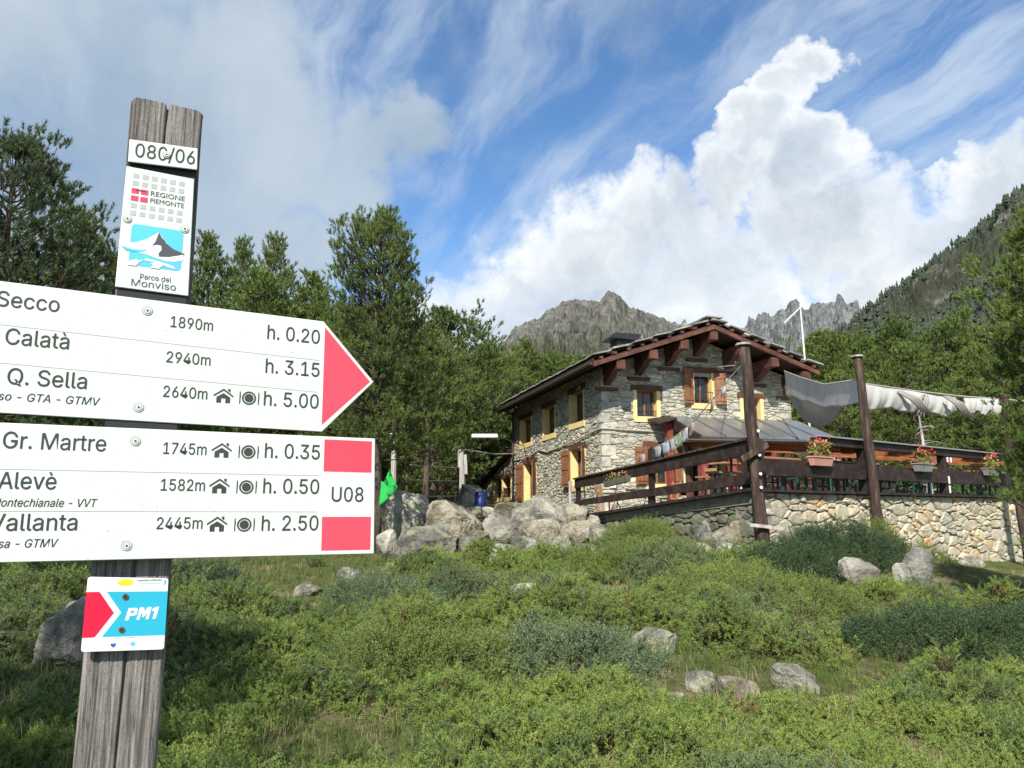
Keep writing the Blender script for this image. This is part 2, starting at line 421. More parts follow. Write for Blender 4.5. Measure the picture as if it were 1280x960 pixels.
m_iron = M('black_iron', [(.015, .015, .016)], rough=.5, bump=.1, spec=.5)
m_slate = M('roof_slate', [(.13, .125, .11), (.24, .235, .21), (.40, .39, .34)], scale=2.2, rough=.85, bump=.5, rand=.2, sub=[(4, .58, .7, (.40, .38, .26), .4)])
m_metal = M('grey_sheet_metal', [(.24, .25, .245), (.34, .355, .35)], scale=1.3, rough=.34, bump=.06, metal=.65, spec=.5)
m_galv = M('galvanised', [(.45, .45, .44)], rough=.45, metal=.6, bump=.1)
m_gutter = M('dark_gutter', [(.055, .045, .04), (.09, .075, .065)], rough=.45, metal=.3, bump=.1)
m_bark = M('pine_bark', [(.045, .034, .026), (.10, .077, .058), (.17, .135, .105)], scale=3, rough=.95, bump=1.0, stretch=(3, 3, 1), bscale=10, bdist=.04)
m_greywood = M('weathered_grey_pole', [(.24, .22, .19), (.40, .37, .33), (.52, .49, .44)], scale=4, rough=.9, bump=.5, stretch=(4, 4, .5))
m_orange = M('orange_pine_board', [(.46, .17, .055), (.58, .26, .10)], scale=3, rough=.5, bump=.2, rand=.1)
m_rafter = M('orange_stained_rafter', [(.14, .045, .018), (.30, .10, .04), (.42, .17, .07)], scale=3, rough=.55, bump=.2, rand=.25)
m_redpaint = M('red_painted_column', [(.15, .022, .018), (.22, .045, .035), (.30, .10, .075)], scale=4, rough=.7, bump=.3)
m_sail = M('grey_sail_cloth', [(.54, .525, .49), (.66, .645, .61)], scale=1.4, rough=.8, bump=.15, transl=.25, sub=[(2.6, .55, .7, (.28, .27, .24), .4)])
m_sailb = M('brown_sail_cloth', [(.30, .28, .25), (.40, .375, .335)], scale=1.4, rough=.8, bump=.15, transl=.25)
m_terra = M('pink_plastic', [(.52, .25, .19), (.60, .31, .24)], rough=.55, bump=.1)
m_gtrough = M('grey_trough', [(.20, .20, .19), (.27, .27, .255)], rough=.6, bump=.1)
m_green_leg = M('green_steel', [(.02, .075, .055)], rough=.45, bump=.05, spec=.5)
m_benchwood = M('bench_wood', [(.30, .15, .07), (.40, .21, .10)], scale=4, rough=.5, bump=.2)
m_flagc = {k: M('flag_' + k, [c], rough=.85, bump=.1, transl=.35) for k, c in dict(white=(.62, .63, .60), pink=(.52, .38, .37), blue=(.42, .50, .54), green=(.42, .50, .33), grey=(.40, .42, .40)).items()}
m_greenflag = M('green_plastic_sheet', [(.03, .52, .09), (.05, .62, .13)], scale=3, rough=.4, bump=.2, transl=.35)
m_bluedrum = M('blue_barrel_plastic', [(.008, .02, .10)], rough=.4, bump=.1)
m_white = M('white_plastic', [(.70, .70, .68)], rough=.4, bump=.05)
m_rope = M('rope', [(.42, .38, .33)], rough=.9, bump=.3)
m_cable = M('pale_cable', [(.44, .40, .32)], rough=.8, bump=.1)
m_plate = M('sign_white', [(.60, .655, .595), (.63, .675, .62)], scale=3, rough=.42, bump=.015, spec=.35, sub=[(170, .665, .68, (.30, .32, .29), .8), (45, .66, .70, (.50, .53, .48), .5), (5, .50, .78, (.585, .64, .57), .8)])
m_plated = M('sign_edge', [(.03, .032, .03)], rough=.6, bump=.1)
m_ink = M('sign_ink', [(.040, .046, .042), (.055, .060, .056)], scale=20, rough=.55, bump=.02)
m_rule = M('sign_rule_ink', [(.22, .24, .225)], scale=20, rough=.55, bump=.0)
m_red = M('sign_red', [(.80, .060, .095), (.85, .075, .115)], scale=8, rough=.45, bump=.02)
m_red2 = M('marker_red', [(.72, .015, .055)], rough=.4, bump=.02)
m_cyan = M('marker_cyan', [(.03, .42, .58)], rough=.4, bump=.02)
m_sky = M('logo_blue', [(.11, .54, .83)], rough=.45, bump=.01)
m_lgrey = M('logo_light_grey', [(.42, .45, .43)], rough=.5, bump=.01)
m_dgrey = M('logo_dark_grey', [(.085, .09, .10)], rough=.5, bump=.01)
m_crimson = M('logo_crimson', [(.66, .06, .14)], rough=.5, bump=.01)
m_mwhite = M('marker_white', [(.80, .84, .80)], rough=.4, bump=.02)
m_ylogo = M('logo_yellow', [(.80, .62, .02)], rough=.4, bump=.02)
m_lblue = M('logo_deep_blue', [(.03, .12, .45)], rough=.4, bump=.02)
m_screw = M('screw_metal', [(.66, .69, .65)], rough=.4, bump=.03)
m_dirt = M('path_earth', [(.20, .14, .09), (.33, .25, .17), (.42, .34, .25)], scale=3, rough=1, bump=.8)
m_floor = M('terrace_flagstones', [(.20, .19, .17), (.32, .31, .28)], scale=2, rough=.9, bump=.4)


def ground_mat():
    m = bpy.data.materials.new('meadow_ground'); m.use_nodes = True; nt = m.node_tree; nt.nodes.clear()
    out = nd(nt, 'ShaderNodeOutputMaterial'); g = nd(nt, 'ShaderNodeNewGeometry').outputs['Position']
    a = nd(nt, 'ShaderNodeTexNoise', {'Vector': g, 'Scale': .55, 'Detail': 6.0, 'Roughness': .6}).outputs[0]
    b = nd(nt, 'ShaderNodeTexNoise', {'Vector': g, 'Scale': 9.0, 'Detail': 8.0, 'Roughness': .7}).outputs[0]
    c1 = ramp(nt, b, [(.3, (.05, .055, .022)), (.5, (.095, .105, .036)), (.7, (.16, .15, .065))])
    c2 = ramp(nt, b, [(.3, (.10, .075, .045)), (.55, (.21, .16, .10)), (.72, (.34, .28, .20))])
    c = mixc(nt, mrange(nt, a, .50, .66), c1, c2)
    bp = nd(nt, 'ShaderNodeBump', {'Height': b, 'Strength': .9, 'Distance': .06}).outputs[0]
    p = nd(nt, 'ShaderNodeBsdfPrincipled', {'Base Color': c, 'Roughness': 1.0, 'Normal': bp, 'Specular IOR Level': .1})
    nt.links.new(p.outputs[0], out.inputs[0])
    return m


m_ground = ground_mat()


def mountain_mat(name, rock, green, gl, haze=0.0):
    m = bpy.data.materials.new(name); m.use_nodes = True; nt = m.node_tree; nt.nodes.clear()
    out = nd(nt, 'ShaderNodeOutputMaterial'); geo = nd(nt, 'ShaderNodeNewGeometry'); g = geo.outputs['Position']
    sep = nd(nt, 'ShaderNodeSeparateXYZ', {0: g})
    n1 = nd(nt, 'ShaderNodeTexNoise', {'Vector': g, 'Scale': .012, 'Detail': 11.0, 'Roughness': .68, 'Distortion': .4}).outputs[0]
    n2 = nd(nt, 'ShaderNodeTexNoise', {'Vector': g, 'Scale': .05, 'Detail': 10.0, 'Roughness': .7}).outputs[0]
    st = nd(nt, 'ShaderNodeMapping', {'Vector': g, 'Scale': (1, 1, .45), 'Rotation': (.1, .25, 0)}).outputs[0]
    n3 = nd(nt, 'ShaderNodeTexNoise', {'Vector': st, 'Scale': .07, 'Detail': 10.0, 'Roughness': .72}).outputs[0]
    c = ramp(nt, n3, [(.33, [q * .45 for q in rock]), (.5, rock), (.68, [q * 1.75 for q in rock])])
    hf = mrange(nt, sep.outputs[2], gl[0], gl[1], 1, 0)
    gm = mrange(nt, mth(nt, 'ADD', mth(nt, 'MULTIPLY', n2, .6), mth(nt, 'MULTIPLY', n1, .5)), .60 - gl[2], .68 - gl[2])
    c = mixc(nt, mth(nt, 'MULTIPLY', gm, hf), c, green)
    bp = nd(nt, 'ShaderNodeBump', {'Height': n3, 'Strength': 1.0, 'Distance': 14.0}).outputs[0]
    bp = nd(nt, 'ShaderNodeBump', {'Height': n2, 'Strength': .8, 'Distance': 8.0, 'Normal': bp}).outputs[0]
    p = nd(nt, 'ShaderNodeBsdfPrincipled', {'Base Color': c, 'Roughness': 1.0, 'Normal': bp, 'Specular IOR Level': .05})
    nt.links.new(p.outputs[0], out.inputs[0])
    return m


# ------------------------------------------------------------------ ground sheet
def build_ground():
    n = 420
    t = np.linspace(-1, 1, n)
    ax = np.sinh(t * 6.2) / math.sinh(6.2) * 4000
    ay = ax + 9.0
    X, Y = np.meshgrid(ax, ay)
    Z = hgt(X.ravel(), Y.ravel())
    V = np.stack([X.ravel(), Y.ravel(), Z], 1)
    i = np.arange(n - 1); I, J = np.meshgrid(i, i); a = (J * n + I).ravel()
    F = np.stack([a, a + 1, a + n + 1, a + n], 1)
    tag(link('ground', mesh_np('ground', V, F, [m_ground], True)), 'sloping meadow ground of short grass and bare soil', kind='structure')


build_ground()


# ------------------------------------------------------------------ mountains
def mountain(name, prof, D, base, depth, mat, jag, seed, label, res=(420, 150), gully=.22, back=1.0):
    az = np.array([p[0] for p in prof], float); el = np.array([p[1] for p in prof], float)
    nu, nv = res
    A = np.linspace(az[0], az[-1], nu); E = np.interp(A, az, el)
    x0 = D * np.sin(np.radians(A)); y0 = D * np.cos(np.radians(A)); zc = D * np.tan(np.radians(E)) + EYE
    s = np.linspace(-1, 1, nv)   # -1 foot on this side, 0 crest, 1 foot behind
    P = []
    k = np.arange(nu)
    for sv_ in s:
        f = abs(sv_)
        d = D + (depth * sv_ if sv_ < 0 else depth * back * sv_)
        xx = x0 * d / D; yy = y0 * d / D
        shape = (1 - f) ** 1.0 if sv_ < 0 else (1 - f) ** 1.3
        z = base + (zc - base) * shape
        amp = (zc - base) * gully * np.sin(np.pi * min(1, f * 1.15)) if f > 0 else 0
        arc = A / 57.3 * D
        rg = fbm(arc / (D * .055) + f * 1.3, np.full(nu, f * 5.5), seed, 7, .58, True)
        z = z + amp * (rg - .62) * 1.25
        fine = fbm(arc / (D * .012), np.full(nu, f * 26.0), seed + 5, 5, .6, True)
        z = z + jag * (fine - .62) * (1.0 if f < .75 else (1 - f) * 4)
        yy = yy + jag * 1.6 * (fbm(arc / (D * .02), np.full(nu, f * 14.0), seed + 9, 4) - .5)
        P.append(np.stack([xx, yy, z], 1))
    V = np.concatenate(P)
    a = (np.arange(nv - 1)[:, None] * nu + np.arange(nu - 1)[None]).ravel()
    F = np.stack([a, a + 1, a + nu + 1, a + nu], 1)
    o = link(name, mesh_np(name, V, F, [mat], False))
    tag(o, label, kind='structure')
    return V.reshape(nv, nu, 3)


mm1 = mountain_mat('near_peak_rock', (.205, .198, .170), (.09, .10, .05), (60, 330, .13))
mm2 = mountain_mat('far_peak_rock', (.22, .225, .22), (.12, .145, .12), (60, 380, .05))
mm3 = mountain_mat('slope_rock', (.26, .245, .205), (.055, .07, .035), (0, 400, .14))
ML = [(-14, 6), (-4.8, 10.16), (-2.42, 11.66), (-0.49, 12.85), (0.3, 13.86), (1.52, 14.32), (2.75, 15.02), (3.66, 15.47), (4.89, 15.92), (5.8, 15.78), (6.58, 15.58), (7.32, 16.26), (8.21, 15.82), (9.09, 15.03), (9.68, 14.83), (10.55, 14.39), (12.0, 13.74), (13.71, 13.08), (16.47, 11.49), (18.58, 9.67), (23, 7)]
MM = [(10, 10), (14.25, 12.19), (17.13, 13.2), (17.6, 13.9), (18.0, 13.75), (18.6, 14.25), (19.1, 13.9), (19.5, 14.4), (19.9, 14.1), (20.45, 15.0), (20.7, 14.6), (21.2, 14.1), (21.54, 13.95), (22.0, 14.4), (22.3, 14.45), (22.69, 14.1), (23.1, 14.15), (23.5, 14.85), (23.7, 14.5), (24.0, 14.2), (24.3, 14.05), (24.7, 14.35), (25.0, 13.9), (25.5, 13.7), (26.07, 12.92), (28.35, 11.09), (33, 9)]
MR = [(15, 5.0), (18.52, 8.55), (21.57, 10.6), (22.96, 11.87), (24.83, 13.05), (25.64, 13.77), (26.68, 14.45), (28.22, 15.31), (29.23, 15.94), (31.21, 17.17), (33.13, 18.32), (35.04, 19.87), (40.23, 22.47), (50, 23), (62, 18)]
mountain('mountain_peak', ML, 1300, 20, 900, mm1, 19, 11, 'rocky grey-brown mountain peak rising behind the left end of the house roof')
mountain('mountain_ridge', MM, 1900, 20, 1200, mm2, 42, 23, 'distant jagged bluish ridge with four rock teeth right of the house roof', res=(420, 150), gully=.18)
SL = mountain('mountain_slope', MR, 560, 8, 420, mm3, 6, 31, 'steep wooded mountainside climbing to the right edge of the photo', gully=.16)
# hazy far wood: many small conifers on the right hand slope
def slope_trees():
    nv, nu, _ = SL.shape; vs = []; fs = []; rr = []; tt = []
    rng = np.random.default_rng(5); b = 0; cnt = 0
    tries = 0
    while cnt < 6500 and tries < 60000:
        tries += 1
        j = rng.integers(8, nv // 2 + 4); i = rng.integers(2, nu - 2)
        p = SL[j, i]
        dens = fbm(p[0] / 45 + 4, p[2] / 28 + j * .02, 77, 3)
        crest = (nv // 2 - j) < 8
        if dens < (.42 if crest else .575) : continue
        h = rng.uniform(3.2, 8.0); r = h * rng.uniform(.15, .24); n = 6
        q = p + rng.normal(0, 1.2, 3) * [1, 1, 0]
        rings = [(0.08, .55), (.3, 1.0), (.55, .75), (.8, .42)]
        base = b
        for (zf, rf) in rings:
            ph = rng.uniform(0, 6.28)
            for k in range(n):
                ang = ph + 6.283 * k / n; ra = r * rf * rng.uniform(.65, 1.25)
                vs.append((q[0] + ra * math.cos(ang), q[1] + ra * math.sin(ang), q[2] - 1 + h * zf + rng.uniform(-.3, .3)))
        vs.append((q[0], q[1], q[2] - 1 + h))
        for l in range(3):
            for k in range(n):
                a0 = base + l * n + k; a1 = base + l * n + (k + 1) % n
                fs.append((a0, a1, a1 + n)); fs.append((a0, a1 + n, a0 + n))
        for k in range(n):
            fs.append((base + 3 * n + k, base + 3 * n + (k + 1) % n, base + 4 * n))
        b = base + 4 * n + 1; rv = rng.random(); rr += [rv] * (4 * n + 1); cnt += 1
    m = leaf_mat('far_conifer', [(0, (.030, .040, .030)), (.5, (.045, .060, .040)), (1, (.075, .09, .055))], noise=.05, transl=.05, rough=.9)
    o = link('far_forest', mesh_np('far_forest', vs, fs, [m], False, {'r': rr}))
    tag(o, 'far conifer forest covering the right hand mountainside', kind='stuff')


slope_trees()


# ------------------------------------------------------------------ needles and trees
def needle_mesh(P, A, spread, L, W, K, rng, along=.7, axis_len=.14, up=0.0, quad=False):
    """K needles round each tuft axis A at P. returns V,F,t,r"""
    n = len(P)
    A = A / np.linalg.norm(A, axis=1, keepdims=True)
    ref = np.where(np.abs(A[:, 2:3]) < .9, np.array([[0, 0, 1.]]), np.array([[1., 0, 0]]))
    U = np.cross(A, ref); U /= np.linalg.norm(U, axis=1, keepdims=True); Wv = np.cross(A, U)
    ph = rng.uniform(0, 2 * np.pi, (n, K)); th = np.radians(rng.uniform(spread[0], spread[1], (n, K)))
    s = rng.uniform(0, 1, (n, K))
    rad = np.cos(ph)[..., None] * U[:, None] + np.sin(ph)[..., None] * Wv[:, None]
    d = np.cos(th)[..., None] * A[:, None] + np.sin(th)[..., None] * rad
    d[..., 2] += up; d /= np.linalg.norm(d, axis=2, keepdims=True)
    ax = axis_len if np.isscalar(axis_len) else axis_len[:, None, None]
    B = P[:, None] + A[:, None] * (s[..., None] * ax)
    LL = (L if np.isscalar(L) else L[:, None]) * rng.uniform(.75, 1.2, (n, K))
    T = B + d * LL[..., None]
    side = np.cross(d, rng.normal(0, 1, (n, K, 3))); side /= np.linalg.norm(side, axis=2, keepdims=True)
    side *= (W if np.isscalar(W) else W[:, None, None]) / 2
    V = np.stack([B - side, B + side, T], 2).reshape(-1, 3)
    F = np.arange(len(V)).reshape(-1, 3)
    t = np.tile([0, 0, 1.], n * K)
    r = np.repeat(rng.random(n), K * 3)
    return V, F, t, r


def pine_variant(seed, H, Rm, K, L, W, levels, per, dens=1.0, bare=.10, lean=0.0, lump=.35, tuft_axis=.14, clus=.26):
    rng = np.random.default_rng(seed)
    mb = MB(); tp = []; ta = []
    trunk = []; rad = []
    for i in range(9):
        f = i / 8
        trunk.append((lean * f * f + .05 * math.sin(f * 7 + seed), .06 * math.cos(f * 5 + seed) - .06 * math.cos(seed), f * H * .97)); rad.append(H * .019 * (1 - f) ** .8 + .012)
    mb.tube(trunk, rad, 8)
    for lv in range(levels):
        f = bare + (1 - bare) * (lv + .3) / levels
        z = f * H
        q = (f - bare) / (1 - bare)
        prof = (math.sin(math.pi * min(1, (q * .86 + .16)) ** .85) ** .75) if q < .97 else .15
        prof = max(prof, .12)
        for b in range(per):
            ang = rng.uniform(0, 2 * math.pi)
            lum = 1 - lump + lump * 2 * float(vnoise(ang * 1.3 + seed, f * 5.0, seed))
            Lb = Rm * prof * lum * rng.uniform(.6, 1.15)
            if Lb < .12: continue
            el0 = R(rng.uniform(-8, 18) + 35 * q); el1 = el0 + R(rng.uniform(20, 50))
            cx = np.interp(f * .97, [i / 8 for i in range(9)], [p[0] for p in trunk])
            pts = [np.array((cx, 0, z - .05))]; m = 4
            for k in range(m):
                e = el0 + (el1 - el0) * (k / (m - 1)) ** 1.5
                a2 = ang + rng.normal(0, .12)
                pts.append(pts[-1] + np.array((math.cos(a2) * math.cos(e), math.sin(a2) * math.cos(e), math.sin(e))) * Lb / m)
            mb.tube([tuple(p) for p in pts], [.008 + .009 * Lb * (1 - k / 4) for k in range(5)], 3, False)
            ncl = 1 + int(Lb * 1.5)
            for cl in range(ncl):
                s = 1.0 - .68 * cl / max(ncl, 1) * rng.uniform(.8, 1.15)
                ii = min(int(s * m), m - 1); fr = s * m - ii
                p = pts[ii] * (1 - fr) + pts[ii + 1] * fr
                dirb = pts[ii + 1] - pts[ii]; dirb = dirb / np.linalg.norm(dirb)
                if cl:
                    sd_ = rng.normal(0, 1, 3); sd_ -= sd_ @ dirb * dirb; sd_ /= np.linalg.norm(sd_)
                    off = sd_ * np.array([1, 1, .45]) * Lb * .24 * rng.uniform(.5, 1.2)
                    mb.tube([tuple(p), tuple(p + off * .6 + np.array([0, 0, .02])), tuple(p + off + np.array([0, 0, .06]))], [.010, .008, .005], 3, False)
                    p = p + off
                rc = clus * rng.uniform(.7, 1.25)
                for k in range(int(dens * rng.uniform(6, 10))):
                    q_ = rng.normal(0, 1, 3); q_ /= np.linalg.norm(q_)
                    o_ = q_ * np.array([1, 1, .6]) * rc * rng.uniform(.45, 1.0)
                    tp.append(p + o_); ta.append(o_ / rc * .8 + dirb * .55 + np.array([0, 0, .6]))
    tp = np.array(tp); ta = np.array(ta)
    V, F, t, r = needle_mesh(tp, ta, (20, 68), L, W, K, rng, axis_len=tuft_axis, up=.12)
    return dict(crown=mesh_np('pine_crown', V, F, [m_needle[seed % len(m_needle)]], False, {'t': t, 'r': r}),
                trunk=mb.mesh('pine_trunk', m_bark, True), H=H, n=len(F))


m_needle = [leaf_mat('pine_needles_%d' % i, st, tip=tipc, rough=.5, transl=.18, noise=.5, namt=.35) for i, (st, tipc) in enumerate([
    ([(0, (.046, .074, .018)), (.5, (.094, .138, .030)), (1, (.165, .210, .046))], ((.20, .24, .07), .35)),
    ([(0, (.056, .088, .020)), (.5, (.112, .165, .032)), (1, (.195, .245, .050))], ((.22, .27, .07), .35)),
    ([(0, (.032, .054, .022)), (.5, (.062, .096, .034)), (1, (.108, .148, .050))], ((.16, .20, .08), .35))])]

PV = {
    'near_a': pine_variant(3, 8.8, 2.0, 34, .095, .014, 38, 7, 1.0, bare=.27, lump=.6, tuft_axis=.14, clus=.22),
    'near_b': pine_variant(5, 9.0, 2.9, 34, .095, .015, 40, 7, 1.0, bare=.10, lump=.6, tuft_axis=.15, clus=.24),
    'right': pine_variant(7, 7.4, 1.7, 38, .085, .011, 46, 10, 1.25, bare=.14, lump=.42, tuft_axis=.14, clus=.20),
    'mid_a': pine_variant(12, 9.5, 2.3, 18, .14, .036, 32, 6, .85, bare=.07, lump=.5, tuft_axis=.18, clus=.30),
    'mid_b': pine_variant(13, 10.5, 2.9, 18, .15, .038, 32, 6, .85, bare=.07, lump=.55, tuft_axis=.18, clus=.32),
    'mid_c': pine_variant(16, 8.5, 2.7, 18, .14, .036, 28, 6, .85, bare=.05, lump=.55, tuft_axis=.18, clus=.30),
    'mid_d': pine_variant(18, 8.5, 2.4, 18, .14, .036, 26, 6, .85, bare=.30, lump=.5, tuft_axis=.18, clus=.28),
    'far_a': pine_variant(21, 10, 2.4, 12, .26, .085, 24, 6, .55, bare=.05, lump=.5, tuft_axis=.25, clus=.40),
    'far_b': pine_variant(22, 9, 2.9, 12, .26, .085, 22, 6, .55, bare=.05, lump=.55, tuft_axis=.25, clus=.42),
}
TREE_N = 0


def pine(key, x, y, H, label, group=None, rz=None, wid=1.0, zoff=-.1):
    v = PV[key]; s = H / v['H']
    r = empty('pine_tree', (x, y, gz(x, y) + zoff), random.uniform(0, 6.28) if rz is None else rz)
    r.scale = (s * wid, s * wid, s)
    tag(r, label, 'tree', group)
    link('trunk', v['trunk'], r); link('crown', v['crown'], r)
    return r


def pine_top(key, x, y, ztop, label, group=None, wid=1.0, rz=None):
    return pine(key, x, y, ztop - gz(x, y) + .1, label, group, rz, wid)


pine_top('near_b', -10.9, 16, 9.7, 'tall bushy dark pine at the left edge above the arrow board', wid=1.05, rz=.6)
pine_top('near_b', -14.2, 15, 7.6, 'dark pine cut by the left edge of the photo', rz=2.6)
pine_top('mid_a', -11.7, 20, 9.6, 'pine between the tall left edge pine and the signpost top', rz=1)
pine_top('mid_c', -11.44, 22.5, 9.3, 'dark pine hidden behind the white park panel of the signpost', rz=4)
pine_top('mid_a', -12.3, 30, 12.6, 'slim pine with its top just right of the park panel', wid=.8)
pine_top('mid_a', -11.96, 33, 13.5, 'narrow pine top standing apart above the arrow board figure 1890m', wid=.62)
pine_top('mid_a', -9.6, 30, 12.5, 'round-topped pine above the arrow board, second left of the tallest pine', wid=.75)
pine_top('mid_b', -7.5, 28, 10.4, 'broad pine with its top over the h. 0.20 of the arrow board')
pine_top('mid_c', -8.7, 26, 9.7, 'lower bushy pine behind the middle of the arrow board')
pine_top('mid_b', -13.3, 28, 11.2, 'pine mass behind the lower part of the park panel')
pine_top('mid_b', -6.4, 34, 10.3, 'pine behind the red arrow point at the left foot of the tallest pine')
pine_top('near_a', -3.12, 17.95, 8.75, 'tallest pine standing alone right of the red arrow point', rz=2.2, wid=.92)
pine_top('mid_d', -5.3, 25, 8.2, 'shaded pine directly behind the trunk of the tallest pine')
pine_top('mid_d', -2.75, 24.8, 7.3, 'bushy green pine at the right foot of the tallest pine')
pine_top('mid_d', -3.4, 38, 11.6, 'pine filling the gap right of the tallest pine', wid=1.1)
pine_top('mid_c', -1.5, 46, 11.8, 'light green pine left of the low annexe roof')
pine_top('mid_b', 0.9, 50, 12.8, 'tallest crown of the row right behind the left eave of the house')
pine_top('mid_d', -2.2, 47.0, 10.4, 'pine close behind the low annexe roof', wid=1.2)
pine_top('mid_c', 2.6, 50, 11.9, 'light green pine below the rocky peak behind the house eave', wid=1.15)
pine_top('mid_b', 4.4, 55, 12.6, 'pine crown just above the left slope of the house roof', wid=1.1)
pine_top('mid_a', 6.9, 60, 13.6, 'pine top peeking over the house roof near the chimney')
# right of the house
pine_top('mid_b', 21.6, 62, 13.2, 'pine crown right of the antenna mast')
pine_top('mid_c', 23.6, 58, 13.8, 'pine on the skyline right of the antenna mast', wid=1.1)
pine_top('mid_b', 24.8, 54, 14.3, 'wide crowned pine whose top meets the wooded mountainside')
pine_top('mid_b', 25.0, 49, 14.0, 'broad rounded pine on the skyline above the second tall pole', wid=1.15)
pine_top('mid_c', 25.4, 44, 12.6, 'pine right of the second tall pole, on the skyline', wid=1.2)
pine_top('mid_b', 27.2, 46, 13.2, 'pine on the skyline left of the pine at the right edge')
pine_top('mid_a', 28.4, 43, 13.0, 'slender pine behind the pine at the right edge', wid=1.2)
pine_top('mid_c', 20.0, 38, 9.9, 'dark pine behind the right sail cloth')
pine_top('mid_b', 18.6, 42, 9.9, 'pine directly behind the second tall pole')
pine_top('mid_b', 20.6, 33.5, 8.9, 'dense low pine behind the terrace roof')
pine_top('mid_c', 16.6, 38.5, 8.6, 'low green pine over the porch roof behind the hanging sail')
pine_top('mid_c', 23.0, 35, 9.4, 'bushy pine behind the far end of the sails')
pine_top('right', 7.75, 10.0, 6.45, 'big pine at the right edge hiding the end of the terrace', rz=1.3, wid=.98)
# trees just outside the frame whose shade falls into it
pine_top('mid_a', 6.6, 3.1, 4.6, 'pine outside the right edge shading the junipers')
pine_top('mid_a', 9.0, 6.4, 5.2, 'pine outside the right edge shading the grass by the wall')
pine_top('mid_c', -5.3, -0.6, 7.6, 'pine outside the left edge shading the low junipers')
# random forest behind
zone = [('pines of the dense wood behind the left signs', 'dark pine in the dense wood behind the signs and boulders', -42, -3, 32, 70, 46),
        ('pines of the wood behind the house', 'green pine of the wood seen over the annexe and left eave', -6, 14, 52, 90, 34),
        ('pines of the hillside wood behind the terrace', 'green pine of the hillside wood behind the terrace and sails', 17, 60, 42, 95, 60)]
for gname, lab, x0, x1, y0, y1, n in zone:
    pts = []
    t = 0
    while len(pts) < n and t < 5000:
        t += 1
        x, y = random.uniform(x0, x1), random.uniform(y0, y1)
        if abs(x) > y * .85 + 6 or any((x - a) ** 2 + (y - b) ** 2 < 7 for a, b in pts): continue
        if 0 < x < 14 and y < 50: continue
        pts.append((x, y)); cap = EYE + y * (.205 if x < 16 else .235)
        if x < -6: cap = EYE + y * .27
        if x > y * .5: cap = EYE + y * .27
        if 16 < x < y * .40: cap = EYE + y * .18
        H = min(random.uniform(7, 11.5), max(4.5, cap - gz(x, y)))
        pine(random.choice(['far_a', 'far_b'] if y > 48 else ['mid_b', 'mid_c']), x, y, H, lab, gname, wid=random.uniform(.95, 1.25))
# understorey between the boulders and the wood
for x, y, h in [(-6.5, 33, 3.6), (-9, 36, 5), (-5, 42, 4.5), (-12, 38, 5), (15.5, 46, 4.5), (-15, 33, 4.5), (-1.5, 54, 5)]:
    pine('mid_c', x, y, h, 'young low pine in the shade below the dense wood', 'young pines under the dense wood', wid=1.5)

# ------------------------------------------------------------------ stones by power diagram


def clip_poly(poly, nx, ny, c):
    """keep the side nx*x+ny*y <= c"""
    out = []
    for i in range(len(poly)):
        a = poly[i]; b = poly[(i + 1) % len(poly)]
        da = nx * a[0] + ny * a[1] - c; db = nx * b[0] + ny * b[1] - c
        if da <= 0: out.append(a)
        if (da < 0 < db) or (db < 0 < da):
            t = da / (da - db); out.append((a[0] + (b[0] - a[0]) * t, a[1] + (b[1] - a[1]) * t))
    return out


